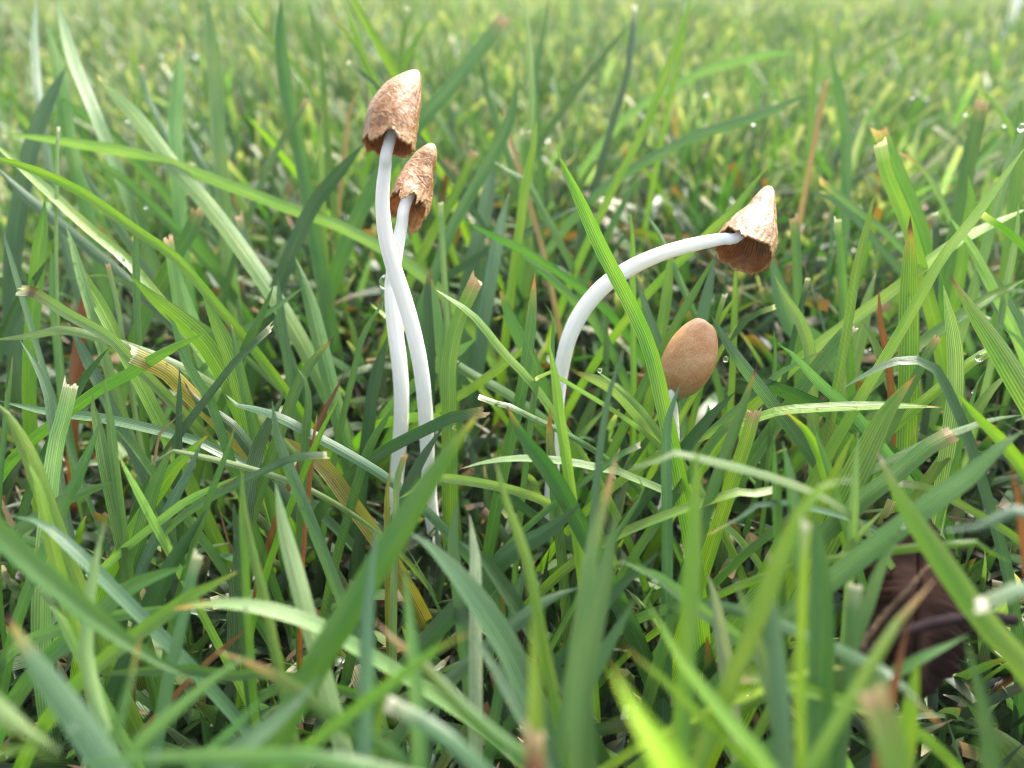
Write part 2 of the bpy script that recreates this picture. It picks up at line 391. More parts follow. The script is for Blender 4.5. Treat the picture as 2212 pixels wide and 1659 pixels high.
# 3 arching mushroom with the open cone cap
def rim3(a):
    return 0.06 * n1(a, 3.0, 2.2) + 0.04 * n1(a, 8.0, 9.0) + 0.025 * n1(a, 6.0, 24.0) + 0.12 * math.exp(-(((a + math.pi) % (2 * math.pi) - math.pi) / 0.6) ** 2) + 0.03
m3 = make_mushroom('mushroom', 'arching mushroom whose curved stem holds an open wrinkled cone-shaped cap',
    [(1596, 510, 11), (1560, 516, 13), (1500, 528, 15), (1430, 548, 16), (1360, 580, 17.5), (1300, 622, 18), (1253, 680, 18), (1226, 740, 17), (1211, 810, 16), (1203, 880, 15), (1197, 960, 14.5), (1192, 1040, 14), (1186, 1120, 14), (1180, 1200, 14)],
    [-0.03, -0.03, -0.02, -0.01, 0.0, 0.0, 0.0, -0.01, -0.02, -0.04, -0.06, -0.08, -0.10, -0.12],
    [(1659, 412, 8), (1658, 416, 15), (1652, 433, 24), (1643, 460, 34), (1630, 489, 49), (1618, 516, 60), (1607, 538, 64)], (0.07, 0.07), rim3, 0.005, M_CAP, 8.4, 0.042, 60, apex_pale=0.25)
# 4 young closed cap
def rim4(a): return 0.015 * n1(a, 5.0, 3.0)
m4 = make_mushroom('mushroom', 'short young mushroom with a smooth closed egg-shaped tan cap',
    [(1453, 846, 9), (1454, 880, 10), (1457, 940, 10.5), (1455, 1000, 11), (1444, 1060, 12), (1428, 1120, 13), (1418, 1170, 14), (1408, 1220, 15)],
    [-0.10, -0.10, -0.10, -0.105, -0.11, -0.115, -0.12, -0.125],
    [(1523, 692, 3), (1521, 695, 15), (1518, 702, 27), (1511, 720, 40), (1500, 748, 52), (1488, 778, 56.5), (1475, 806, 53), (1464, 830, 43), (1457, 844, 29), (1452, 851, 16), (1450, 855, 10)], (-0.09, 0.0), rim4, 0.003, M_EGG, 11.7, 0.006, 0, lobe=0.035, apex_pale=0.7, rim_pale=0.3)

# ------------------------------------------------------------------ grass
PAL = {  # leaf base colours; lime 'l' has backlight painted in
    'g': (0.076, 0.176, 0.033), 'd': (0.036, 0.098, 0.025), 'y': (0.128, 0.240, 0.024), 'v': (0.180, 0.320, 0.014), 'l': (0.32, 0.48, 0.015),
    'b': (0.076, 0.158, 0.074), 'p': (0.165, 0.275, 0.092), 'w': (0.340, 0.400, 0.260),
    'o': (0.190, 0.070, 0.018), 's': (0.340, 0.210, 0.095), 'k': (0.24, 0.22, 0.035), 'z': (0.40, 0.32, 0.09)}
CW = {'l': 'backlight-painted lime', 'g': 'mid-green', 'd': 'dark green', 'y': 'yellow-green', 'v': 'vivid lime-green', 'b': 'bluish-green', 'p': 'pale green', 'w': 'whitish green',
      'o': 'dead orange-brown', 's': 'dead straw-coloured', 'k': 'olive-stained', 'z': 'withered yellow'}
TIPS = {  # fraction of length, colours from joint to end, ragged, part name, words
    'pt': None,
    'br': (0.10, [(0.30, 0.22, 0.04), (0.20, 0.075, 0.022), (0.09, 0.03, 0.012)], 0, 'withered_tip', 'a brown point'),
    'dk': (0.13, [(0.42, 0.30, 0.04), (0.10, 0.035, 0.02), (0.022, 0.010, 0.012)], 0, 'withered_tip', 'a blackened point'),
    'or': (0.12, [(0.36, 0.30, 0.05), (0.50, 0.25, 0.05), (0.45, 0.20, 0.05)], 0, 'withered_tip', 'an orange point'),
    'yl': (0.09, [(0.28, 0.33, 0.04), (0.52, 0.48, 0.08), (0.50, 0.36, 0.10)], 0, 'withered_tip', 'a yellow point'),
    'pk': (0.07, [(0.30, 0.30, 0.15), (0.62, 0.50, 0.42), (0.55, 0.42, 0.40)], 0, 'withered_tip', 'a pinkish white point'),
    'wh': (0.05, [(0.40, 0.42, 0.25), (0.70, 0.66, 0.50), (0.74, 0.68, 0.52)], 1, 'cut_tip', 'a cut whitish end'),
    'rg': (0.09, [(0.30, 0.26, 0.10), (0.42, 0.27, 0.14), (0.52, 0.38, 0.22)], 1, 'cut_tip', 'a frayed tan end'),
    'wb': (0.12, [(0.14, 0.10, 0.06), (0.10, 0.06, 0.04), (0.74, 0.68, 0.52)], 1, 'cut_tip', 'chalky dark-banded cut end'),
    'st': (0.34, [(0.22, 0.24, 0.06), (0.50, 0.31, 0.14), (0.62, 0.42, 0.26)], 0, 'withered_tip', 'a long straw-tan end'),
    'on': (0.36, [(0.34, 0.28, 0.05), (0.42, 0.17, 0.03), (0.36, 0.13, 0.03)], 0, 'withered_tip', 'a long rusty orange end'),
}
SURF = {}                                                  # hero surfaces kept for dew
def blade_rows(P, width, roll, twist, fold, pointy, ts, cols, ragged=False, base_w=0.85, tap=0.6):
    """surface points for parameter values ts along curve P (dense)"""
    n = len(P); idx = np.asarray(ts) * (n - 1); i0 = np.minimum(idx.astype(int), n - 2); f = (idx - i0)[:, None]
    T_ = norm(np.gradient(P, axis=0))
    c = P[i0] * (1 - f) + P[i0 + 1] * f; T = norm(T_[i0] * (1 - f) + T_[i0 + 1] * f)
    # a leaf blade faces outward-up; reference keeps it turned to the open side
    ref = norm(CAM[None] - c)
    Nn = norm(ref - T * np.sum(ref * T, 1)[:, None]); S = np.cross(T, Nn)
    ph = roll + twist * (np.asarray(ts) - 0.5)
    Sx = S * np.cos(ph)[:, None] + Nn * np.sin(ph)[:, None]; Nx = np.cross(Sx, T)
    t = np.asarray(ts)
    wv = base_w + (1 - base_w) * np.minimum(1, t / 0.35)
    if pointy: wv = wv * np.maximum(1 - np.clip((t - tap) / (1 - tap), 0, 1) ** 2.0, 0.03)
    else: wv = wv * (1 - 0.12 * np.clip((t - 0.5) / 0.5, 0, 1))
    hw = width / 2 * wv
    u = np.linspace(-1, 1, cols)
    off = fold * np.abs(u)[None] * hw[:, None]
    wavy = 0.05 * np.sin(t * 17 + roll * 9)[:, None] * u[None] ** 2 * hw[:, None]
    V = c[:, None] + Sx[:, None] * (u[None] * hw[:, None])[..., None] + Nx[:, None] * (off + wavy)[..., None]
    if ragged:
        rag = rng.uniform(0.08, 0.4); slant = rng.uniform(-0.5, 0.5)
        V[-1] += T[-1][None] * ((rng.uniform(-rag, rag, cols) + slant * u) * width)[:, None]
        V[-2] += T[-2][None] * (rng.uniform(-0.1, 0.1, cols) * width)[:, None]
    return V, hw
def jitter_tint(c, k=0.18):
    v = 1 + rng.uniform(-k, k); return np.clip(np.array(c) * v * (1 + rng.uniform(-0.08, 0.08, 3)), 0.004, 0.9)
LANDMARKS = [((-0.17, 0.03), 'the paired mushrooms'), ((0.10, 0.06), 'the arching stem'), ((0.27, 0.02), 'the egg-shaped cap'), ((0.55, -0.35), 'the dead brown leaf'),
          ((-0.52, 0.0), 'the withered yellow blade'), ((0.36, 0.06), 'the open cone cap'), ((0.02, -0.5), 'the dead stub')]
LANDMARKS_BY_NAME = [(b_, a_) for a_, b_ in LANDMARKS]
def where(p, tip):
    x, y = p[0], p[1]
    if y > 0.75: return 'well behind the mushrooms'
    lm = LANDMARKS
    k = min(lm, key=lambda q: (q[0][0] - x) ** 2 + (q[0][1] - y) ** 2); dx, dy = x - k[0][0], y - k[0][1]
    if math.hypot(dx, dy) < 0.13: return 'close beside ' + k[1]
    if dy > 0.16: return 'standing behind ' + k[1]
    return 'near ' + k[1]
blades = []
def hero(pts3, wpx, d0, d1, colour, tip='pt', label=None, roll=None, name=None, solid=False):
    """pts3: (X,Y) survey points from root to tip"""
    px = np.array(pts3, float) / 3.0
    L = np.concatenate(([0], np.cumsum(np.linalg.norm(np.diff(px, axis=0), axis=1)))); L /= L[-1]
    W = [at_depth(x, y, d0 + (d1 - d0) * t) for (x, y), t in zip(px, L)]
    P0 = W[0]; z = P0[2]; pre = []
    if z > 0.03:                                           # carry the leaf down to its root in the soil
        T0 = norm(np.asarray(W[1]) - P0)
        down = -T0; h = np.array((down[0], down[1], 0.0))
        if down[2] > -0.25: down = norm(np.array((down[0], down[1], -0.25)))
        ctrl = P0 + down * z * 0.55; G = ctrl + np.array((down[0] * 0.25 * z, down[1] * 0.25 * z + 0.05 * z, 0)); G[2] = -0.01
        for s in (0, 0.33, 0.66): pre.append((1 - s) ** 2 * G + 2 * s * (1 - s) * ctrl + s * s * P0)
    fr = len(pre)
    P, length = spline(np.array(pre + W), 90)
    if roll is None: roll = rng.uniform(-0.55, 0.55)
    width = 0.9 * wpx / 3.0 / FOC * (d0 + d1) / 2 / max(0.75, math.cos(roll))
    fold = rng.uniform(0.12, 0.34) * rng.choice((-1, 1)); twist = rng.uniform(-0.7, 0.7)
    tc = jitter_tint(PAL[colour], 0.14); spec = TIPS[tip]
    vis_t = 1.0 if not pre else np.clip(np.linalg.norm(np.diff(np.array(W), axis=0), axis=1).sum() / length, 0.2, 1)
    frac = 0 if spec is None else spec[0] * (vis_t if tip in ('st', 'on') else min(1, 0.9 * vis_t) * (0.5 if len(pts3) > 5 else 1))
    ragged = bool(spec and spec[2]); pointy = not ragged
    ts = np.linspace(0, 1 - frac, 30); cols = 5
    org = P[0].copy()
    off = rng.uniform(0, 50)
    tc = tc * (1.12 if colour in 'gypvb' else 1.0); tap = 1 - min(0.42, max(0.16, (rng.uniform(3.2, 6.0) * width) / length))
    V, hw = blade_rows(P, width, roll, twist, fold, pointy, ts, cols, tap=tap)
    tint = np.repeat(np.tile(tc, (len(ts), 1))[:, None], cols, 1)
    if spec and frac:                                      # fade of the leaf tissue next to a dead tip
        q = np.clip((ts - (1 - 2.0 * frac)) / frac, 0, 1)[:, None, None] * 0.6
        tint = tint * (1 - q) + np.array(spec[1][0]) * q
    uv = np.stack(np.broadcast_arrays(np.linspace(0, 1, cols)[None], (ts * length)[:, None] + off), -1)
    dead = colour in 'os'
    nm = name or ('dead_grass_blade' if dead else 'grass_blade')
    o = build(nm, V.reshape(-1, 3), grid_faces(len(ts), cols), M_GRASS, None, org, tint.reshape(-1, 3), uv.reshape(-1, 2))
    if spec:
        cc = 9 if ragged else 5
        t2 = np.linspace(1 - frac, 1, 9)
        V2, _ = blade_rows(P, width, roll, twist, fold, pointy, t2, cc, ragged, tap=tap)
        q = np.linspace(0, 1, 9); cs = np.array(spec[1])
        tt = np.stack([np.interp(q, (0, 0.45, 1), cs[:, k]) for k in range(3)], 1)
        tt[0] = tt[0] * 0.5 + tc * 0.5
        tint2 = np.repeat(tt[:, None], cc, 1) * rng.uniform(0.85, 1.1, (9, cc, 1))
        uv2 = np.stack(np.broadcast_arrays(np.linspace(0, 1, cc)[None], (t2 * length)[:, None] + off), -1)
        build(spec[3], V2.reshape(-1, 3), grid_faces(9, cc), M_GRASS, o, org, tint2.reshape(-1, 3), uv2.reshape(-1, 2)).location = (0, 0, 0)
    # description
    chord = norm(P[-1] - P[0]); bend = math.acos(np.clip(norm(P[20] - P[0]) @ norm(P[-1] - P[70]), -1, 1))
    post = 'arching over' if bend > 1.25 else 'upright' if chord[2] > 0.86 else 'leaning' if chord[2] > 0.5 else 'lying low'
    wd = 'broad ' if width > 0.042 else 'slender ' if width < 0.022 else ''
    ln = 'long ' if length > 0.85 else 'short ' if length < 0.42 else ''
    lab = label or f"{ln}{wd}{CW[colour]} blade {post}{' with ' + spec[4] if spec else ''} {where(P[0] * 0.6 + P[-1] * 0.4, P[-1])}"
    tag(o, lab, 'dead grass' if dead else 'grass blade', 'dead blades in the lawn' if dead else 'grass blades around the mushrooms')
    o['_p'] = [float(q) for q in P[0] * 0.6 + P[-1] * 0.4]
    blades.append(o); SURF[len(blades) - 1] = (V, o)
    return o
def TL(tx, ty, pts): return [(tx * 2212 + u, ty * 1659 + v) for u, v in pts]

# survey of the blades: tile, points root->tip, width, depth root, depth tip, colour, tip
H = [
 # --- tall blades behind, west side
 (0,0,[(1600,1659),(1350,1330),(1130,1080),(870,740),(690,570),(625,475)],112,1.45,1.6,'p','yl'),
 (0,0,[(2250,1490),(1950,1380),(1500,1210),(1000,1030),(600,950),(0,860)],85,1.5,1.55,'p','pt'),
 (0,0,[(1310,1859),(1130,1659),(870,1480),(560,1260),(250,1110),(0,1030),(-200,990)],72,1.25,1.2,'y','pt'),
 (0,0,[(880,1759),(790,1659),(560,1470),(300,1230),(0,960),(-100,880)],75,1.3,1.3,'y','pt'),
 (0,0,[(760,1760),(640,1659),(450,1500),(200,1300),(-50,1060)],80,1.4,1.4,'b','pt'),
 (0,0,[(180,1080),(240,860),(340,620),(430,430)],110,1.6,1.7,'d','pt'),
 (0,0,[(520,1200),(440,850),(390,500),(330,260),(300,140)],100,1.8,1.8,'g','pt'),
 (0,0,[(640,800),(560,600),(470,380),(400,120),(380,-40)],85,1.7,1.75,'g','pt'),
 (0,0,[(265,730),(240,500),(225,250),(235,-30)],55,1.8,1.9,'b','pt'),
 (0,0,[(1440,1150),(1420,850),(1400,500),(1360,200),(1340,-30)],100,1.7,1.75,'p','pt'),
 (0,0,[(1150,1040),(1140,780),(1165,500),(1165,260)],92,1.7,1.75,'g','br'),
 (0,0,[(2000,1290),(1950,1000),(1880,700),(1830,350),(1820,-20)],100,1.65,1.7,'g','pt'),
 (0,0,[(2100,660),(2080,400),(2040,200),(2000,-20)],50,1.8,1.85,'y','pt'),
 (0,0,[(2040,640),(1900,430),(1700,200),(1550,0)],50,1.9,1.9,'y','pt'),
 (0,0,[(1680,1230),(1800,960),(1900,800),(1990,640)],42,1.6,1.65,'g','rg'),
 (0,0,[(740,900),(600,780),(400,640)],80,1.75,1.8,'g','pt'),
 (0,0,[(1880,1659),(2020,1350),(2120,1210),(2230,1080),(2360,930)],100,1.45,1.5,'d','pt'),
 (0,0,[(250,1659),(280,1450),(290,1290)],92,1.3,1.3,'y','pt'),
 (0,0,[(490,1659),(460,1550),(430,1470)],70,1.25,1.25,'p','pt'),
 (0,0,[(880,1700),(880,1560),(895,1480),(865,1360)],50,1.25,1.25,'g','pt'),
 (0,0,[(1140,1660),(1230,1510),(1290,1360)],105,1.45,1.45,'g','rg'),
 (0,0,[(1110,1700),(1100,1620),(1085,1540)],80,1.35,1.35,'g','rg'),
 (0,0,[(1640,1659),(1580,1500),(1555,1400)],75,1.5,1.5,'d','rg'),
 (0,0,[(365,1659),(370,1200),(370,980),(380,820)],26,1.3,1.3,'p','wh'),
 (0,0,[(1790,960),(1690,850),(1590,740)],50,1.9,1.9,'v','pt'),
 (0,0,[(60,1640),(30,1530),(35,1440)],36,1.2,1.2,'b','pt'),
 (0,0,[(2090,1180),(2080,900),(2100,700)],46,1.7,1.7,'y','br'),
 (0,0,[(720,1400),(600,1220),(520,1060)],60,1.6,1.6,'b','pt'),
 (0,0,[(890,1240),(760,1130),(560,1010)],70,1.65,1.65,'g','pt'),
 (0,0,[(1330,1100),(1240,930),(1190,790)],60,1.75,1.75,'b','pt'),
 (0,0,[(900,760),(905,600),(895,440)],45,1.9,1.9,'y','pt'),
 (0,0,[(1020,760),(960,640),(910,420)],45,2.0,2.0,'b','rg'),
 # --- behind, middle
 (1,0,[(520,770),(640,640),(860,370),(1060,110)],108,1.7,1.8,'g','rg'),
 (1,0,[(640,1659),(740,1420),(930,1090),(1080,800),(1145,490)],76,1.5,1.55,'g','pt'),
 (1,0,[(1230,850),(1235,600),(1210,200),(1180,-30)],50,1.7,1.75,'y','pt'),
 (1,0,[(1270,760),(1255,480),(1320,150),(1350,-20)],45,1.9,1.95,'g','pt'),
 (1,0,[(1750,1250),(1870,1020),(2000,750),(2100,480),(2212,160),(2260,-20)],56,1.6,1.65,'v','pt'),
 (1,0,[(2100,2639),(2000,2239),(1850,1909),(1700,1619),(1540,1270),(1395,980)],108,1.02,1.12,'y','pt'),
 (1,0,[(1160,1480),(1200,1200),(1250,950),(1268,780)],65,1.5,1.5,'v','pt'),
 (1,0,[(1290,940),(1400,760),(1530,580),(1720,330),(1870,150)],46,1.8,1.85,'g','pt'),
 (1,0,[(1320,1390),(1200,1180),(1090,1110),(980,1040)],56,1.55,1.5,'g','pt'),
 (1,0,[(870,1600),(930,1350),(980,1000)],110,1.65,1.7,'b','pt'),
 (1,0,[(1000,1659),(1050,1400),(1090,1250)],90,1.55,1.6,'b','pt'),
 (1,0,[(600,1500),(740,1250),(860,980)],76,1.6,1.6,'y','rg'),
 (1,0,[(660,1640),(650,1450),(645,1310)],46,1.4,1.4,'p','wh'),
 (1,0,[(1680,1080),(1760,800),(1850,500),(1890,200),(1905,30)],52,1.75,1.8,'d','wh'),
 (1,0,[(230,540),(100,300),(0,180),(-60,100)],50,1.7,1.7,'y','or'),
 (1,0,[(260,600),(150,490),(40,400)],36,1.6,1.6,'d','wh'),
 (1,0,[(380,480),(400,250),(430,50)],46,1.9,1.9,'y','wh'),
 (1,0,[(430,380),(500,230),(590,110)],46,2.0,2.0,'y','pt'),
 (1,0,[(1240,1659),(1000,1540),(780,1420)],62,1.45,1.45,'g','pt'),
 (1,0,[(930,1640),(1150,1540),(1400,1400),(1600,1310)],56,1.6,1.6,'d','pt'),
 (1,0,[(1890,1750),(1885,1500),(1870,1350)],46,1.3,1.3,'y','pt'),
 (1,0,[(1720,1530),(1850,1280),(1920,1150)],50,1.7,1.7,'g','pt'),
 (1,0,[(1160,1110),(1100,930),(1040,640)],38,1.6,1.65,'s','pt'),
 (1,0,[(1180,1250),(1185,1000),(1190,850)],98,1.7,1.7,'g','wh'),
 (1,0,[(2100,1600),(2040,1480),(1970,1380)],50,1.4,1.4,'g','pt'),
 (1,0,[(1000,760),(940,580),(900,350)],48,1.8,1.8,'g','wh'),
 (1,0,[(110,60),(60,-20),(20,-120)],60,1.8,1.8,'v','pt'),
 (1,0,[(120,300),(60,120),(0,-20)],60,1.75,1.75,'v','pt'),
 (1,0,[(40,860),(60,720),(120,540)],36,1.8,1.8,'s','pt'),
 # --- behind, east side
 (2,0,[(1520,1659),(1430,1380),(1320,1120),(1280,920)],100,1.3,1.3,'y','wh'),
 (2,0,[(1590,1659),(1500,1380),(1390,1120),(1265,830)],122,1.4,1.42,'g','rg'),
 (2,0,[(1060,1200),(1060,900),(1020,600),(955,350)],70,1.8,1.85,'g','pt'),
 (2,0,[(990,2559),(1070,2099),(1120,1779),(1190,1480),(1245,1250)],64,1.15,1.15,'y','pt'),
 (2,0,[(180,1500),(300,1400),(430,1230),(545,1080)],62,1.4,1.4,'y','yl'),
 (2,0,[(1460,2659),(1470,2059),(1475,1659),(1475,1400)],135,1.2,1.2,'y','dk'),
 (2,0,[(1640,1659),(1640,1500),(1635,1380)],50,1.35,1.35,'d','wh'),
 (2,0,[(1850,1450),(1870,1300),(1850,1130)],76,1.45,1.45,'y','pt'),
 (2,0,[(1790,1400),(1850,1050),(1940,660)],108,1.55,1.55,'g','rg'),
 (2,0,[(1150,2589),(1350,2259),(1550,1909),(1690,1659),(1900,1400),(2230,940)],74,1.08,1.15,'v','pt'),
 (2,0,[(700,2389),(850,2259),(1110,2069),(1410,1849),(1700,1620),(1950,1480),(2260,1340)],84,1.27,1.32,'v','pt'),
 (2,0,[(2020,1400),(2100,1100),(2200,850),(2230,700)],70,1.35,1.35,'p','pt'),
 (2,0,[(1900,1659),(1800,1500),(1725,1400)],70,1.3,1.3,'p','pt'),
 (2,0,[(2250,1640),(2080,1480),(1930,1380)],62,1.25,1.25,'g','wh'),
 (2,0,[(1720,1390),(1600,1150),(1480,1030),(1350,970)],36,1.6,1.6,'p','st'),
 (2,0,[(0,920),(250,830),(500,750),(830,600)],70,1.7,1.7,'b','pt'),
 (2,0,[(100,480),(350,400),(560,350),(760,345)],60,2.2,2.2,'p','pt'),
 (2,0,[(1230,350),(1400,240),(1560,130)],46,2.5,2.5,'y','pt'),
 (2,0,[(840,1000),(880,780),(930,520)],40,1.9,1.9,'s','rg'),
 (2,0,[(2100,780),(2000,640),(1910,530)],46,1.7,1.7,'v','pt'),
 (2,0,[(1340,1530),(1150,1380),(890,1170)],52,1.5,1.5,'b','rg'),
 (2,0,[(1150,1450),(1000,1310),(800,1230)],50,1.55,1.55,'b','pt'),
 (2,0,[(740,1659),(730,1500),(720,1410)],72,1.4,1.4,'g','rg'),
 (2,0,[(1030,1659),(1015,1540),(1010,1420)],60,1.3,1.3,'g','wh'),
 (2,0,[(0,240),(30,100),(60,-20)],40,1.9,1.9,'v','pt'),
 (2,0,[(2140,1659),(2170,1480),(2175,1310)],46,1.3,1.3,'p','pt'),
 (2,0,[(860,480),(870,320),(855,150)],50,2.2,2.2,'y','pt'),
 (2,0,[(2150,1350),(2180,1000),(2195,640)],80,1.45,1.45,'g','pt'),
 # --- west, in the focus zone
 (0,1,[(870,690),(700,520),(450,380),(230,240),(135,220)],86,1.15,1.05,'p','wb'),
 (0,1,[(1560,1000),(1480,830),(1330,580),(1180,430),(1000,280),(835,120)],142,1.25,1.2,'y','pt'),
 (0,1,[(1480,1280),(1370,960),(1250,760),(1170,580),(1120,430),(1055,355)],66,1.12,1.1,'g','pt'),
 (0,1,[(600,900),(800,790),(1100,610),(1360,490)],78,1.1,1.1,'g','pt'),
 (0,1,[(1200,860),(1070,740),(860,640)],130,1.16,1.08,'z','wh'),
 (0,1,[(1560,900),(1490,650),(1390,420),(1310,240)],122,1.2,1.2,'y','pt'),
 (0,1,[(1480,750),(1600,620),(1760,470)],66,1.1,1.1,'d','wh'),
 (0,1,[(1590,600),(1680,420),(1775,190)],62,1.25,1.25,'g','pt'),
 (0,1,[(1560,500),(1750,360),(2000,180)],42,1.3,1.3,'b','pt'),
 (0,1,[(340,1130),(310,900),(230,700),(125,540)],56,1.05,1.05,'b','pt'),
 (0,1,[(330,1560),(380,1200),(420,1050),(470,830)],126,1.0,1.02,'p','wh'),
 (0,1,[(690,1400),(640,1130),(600,960),(600,880)],86,1.02,1.02,'g','pt'),
 (0,1,[(740,1300),(720,1100),(690,900),(680,780)],60,0.98,0.98,'g','pt'),
 (0,1,[(390,1659),(480,1480),(580,1250),(655,1060)],78,0.95,0.95,'g','pt'),
 (0,1,[(950,1659),(1010,1470),(1070,1330),(1120,1210)],108,1.0,1.0,'g','br'),
 (0,1,[(1060,1480),(1190,1310),(1370,1140)],98,1.02,1.02,'y','br'),
 (0,1,[(1080,1659),(1200,1430),(1310,1200)],78,1.0,1.0,'b','pt'),
 (0,1,[(1640,1280),(1500,1100),(1300,960),(1190,810)],88,1.12,1.12,'d','dk'),
 (0,1,[(1900,1090),(1680,1000),(1520,960),(1455,890)],72,1.05,1.05,'b','pt'),
 (0,1,[(1960,1600),(1870,1380),(1790,1150),(1765,940)],86,0.98,0.98,'b','pt'),
 (0,1,[(1980,1180),(2000,950),(1980,800),(1920,715)],56,1.05,1.05,'g','pt'),
 (0,1,[(1850,1050),(1950,800),(2060,640),(2170,520)],80,1.1,1.1,'g','dk'),
 (0,1,[(1600,1600),(1650,1300),(1740,1080),(1850,880)],100,1.08,1.1,'b','pt'),
 (0,1,[(1360,1560),(1440,1350),(1510,1150),(1530,1070)],46,0.97,0.97,'g','br'),
 (0,1,[(1120,1650),(1300,1540),(1560,1420)],56,0.98,0.98,'p','pt'),
 (0,1,[(2250,1560),(2080,1340),(1850,1180)],120,1.15,1.15,'k','pt'),
 (0,1,[(1790,1355),(1960,1300),(2120,1290)],60,0.98,0.98,'b','wh'),
 (0,1,[(1580,1800),(1570,1500),(1570,1360)],56,0.85,0.85,'y','pt'),
 (0,1,[(260,1500),(200,1330),(60,1050),(-40,940)],120,0.9,0.9,'y','pt'),
 (0,1,[(300,1700),(250,1480),(180,1340)],92,0.85,0.85,'y','pt'),
 (0,1,[(40,1000),(60,850),(85,620)],36,1.05,1.05,'g','br'),
 (0,1,[(500,490),(200,520),(-60,545)],62,1.2,1.2,'p','pt'),
 (0,1,[(740,490),(640,300),(540,130),(480,-30)],96,1.25,1.28,'y','pt'),
 (0,1,[(60,450),(130,300),(230,150),(310,20)],72,1.3,1.3,'d','pt'),
 (0,1,[(810,620),(770,350),(700,50)],36,1.25,1.25,'p','rg'),
 (0,1,[(930,230),(700,130),(430,150)],42,1.3,1.3,'b','pt'),
 (0,1,[(1400,1260),(1200,1180),(700,1060),(300,1010),(0,940)],72,1.16,1.12,'b','pt'),
 (0,1,[(320,1640),(520,1540),(780,1450)],90,1.0,1.0,'g','pt'),
 (0,1,[(1010,1290),(1040,1150),(1210,990)],22,1.1,1.1,'s','pt'),
 (0,1,[(1200,1275),(1060,1300),(945,1370)],44,1.0,1.0,'p','pt'),
 (0,1,[(980,1380),(880,1250),(740,1110)],62,1.05,1.05,'g','pt'),
 (0,1,[(1590,880),(1540,650),(1500,440)],70,1.18,1.18,'g','pk'),
 (0,1,[(2060,1200),(2130,1050),(2200,910)],52,1.0,1.0,'y','pt'),
 (0,1,[(2030,1250),(2050,1080),(2060,990)],36,1.02,1.02,'o','dk'),
 (0,1,[(530,420),(550,300),(590,100)],78,1.35,1.35,'o','pt'),
 (0,1,[(500,880),(600,720),(710,590)],60,1.15,1.15,'d','pt'),
 (0,1,[(910,1560),(830,1410),(755,1270)],56,0.97,0.97,'y','pt'),
 (0,1,[(1160,1000),(1165,850),(1160,720)],46,1.1,1.1,'d','pt'),
 (0,1,[(2090,1030),(2150,920),(2230,760)],42,1.15,1.15,'o','pt'),
 (0,1,[(1250,420),(1180,200),(1120,-40)],110,1.4,1.4,'g','pt'),
 (0,1,[(360,480),(340,200),(335,-60)],62,1.35,1.35,'g','pt'),
 (0,1,[(640,820),(540,620),(450,430)],80,1.25,1.25,'b','pt'),
 (0,1,[(2110,700),(2010,300),(1910,0)],110,1.35,1.4,'g','pt'),
 (0,1,[(1850,620),(1820,400),(1800,130)],60,1.35,1.35,'b','pt'),
 # --- centre, in the focus zone
 (1,1,[(700,1000),(700,700),(760,420),(880,150)],116,1.25,1.25,'y','rg'),
 (1,1,[(560,700),(560,400),(565,60)],90,1.3,1.3,'d','br'),
 (1,1,[(640,560),(620,350),(580,120)],70,1.28,1.28,'g','br'),
 (1,1,[(1330,950),(1200,780),(1050,620),(850,380),(600,210)],60,1.15,1.15,'y','pt'),
 (1,1,[(1190,600),(1100,420),(1020,190)],100,1.3,1.3,'g','dk'),
 (1,1,[(1080,1250),(1170,850),(1220,500),(1255,110)],86,1.2,1.2,'g','or'),
 (1,1,[(600,1010),(850,850),(1080,680),(1255,540)],66,1.33,1.2,'y','pt'),
 (1,1,[(560,760),(700,660),(880,530)],80,1.36,1.28,'b','pt'),
 (1,1,[(580,850),(680,760),(780,680)],75,1.34,1.28,'g','pt'),
 (1,1,[(1090,900),(800,740),(520,540)],66,1.38,1.35,'g','pt'),
 (1,1,[(440,1050),(600,1050),(730,1090)],80,1.32,1.25,'y','wh'),
 (1,1,[(1460,1310),(1420,1050),(1390,800),(1340,540)],78,0.98,1.0,'v','pt'),
 (1,1,[(1370,1360),(1350,1180),(1355,980)],76,1.05,1.05,'g','on'),
 (1,1,[(1500,1640),(1350,1380),(1180,1160),(1065,960)],136,0.95,0.95,'d','br'),
 (1,1,[(-150,2659),(150,2179),(420,1739),(700,1280),(900,1010)],205,0.68,0.72,'g','yl'),
 (1,1,[(1850,1420),(1700,1380),(1450,1330),(1180,1310),(960,1330),(770,1380)],56,1.02,0.98,'p','pt'),
 (1,1,[(1640,1659),(1680,1250),(1740,880),(1850,570)],56,0.85,0.88,'b','pt'),
 (1,1,[(2060,1190),(1900,1000),(1750,850),(1480,740)],100,1.2,1.2,'p','br'),
 (1,1,[(2060,1150),(1880,930),(1650,740)],56,1.12,1.12,'y','pt'),
 (1,1,[(1900,960),(1780,680),(1620,400),(1540,320),(1350,140),(1150,-20)],64,1.4,1.42,'g','pt'),
 (1,1,[(1600,2109),(1640,1859),(1720,1559),(1785,1280)],108,0.7,0.72,'p','st'),
 (1,1,[(2105,1659),(2098,1300),(2118,1050),(2195,830)],84,0.98,1.0,'b','pt'),
 (1,1,[(100,1500),(180,1250),(340,970)],66,1.1,1.1,'g','pt'),
 (1,1,[(380,1620),(470,1400),(600,1190),(660,1110)],80,1.02,1.02,'d','pt'),
 (1,1,[(350,1720),(360,1450),(410,1290)],56,1.0,1.0,'p','rg'),
 (1,1,[(300,1720),(300,1500),(325,1370)],50,1.02,1.02,'k','or'),
 (1,1,[(640,1430),(480,1510),(360,1580)],70,0.98,0.98,'p','pt'),
 (1,1,[(1270,2299),(1200,1959),(1080,1629),(985,1280)],78,0.74,0.76,'y','pk'),
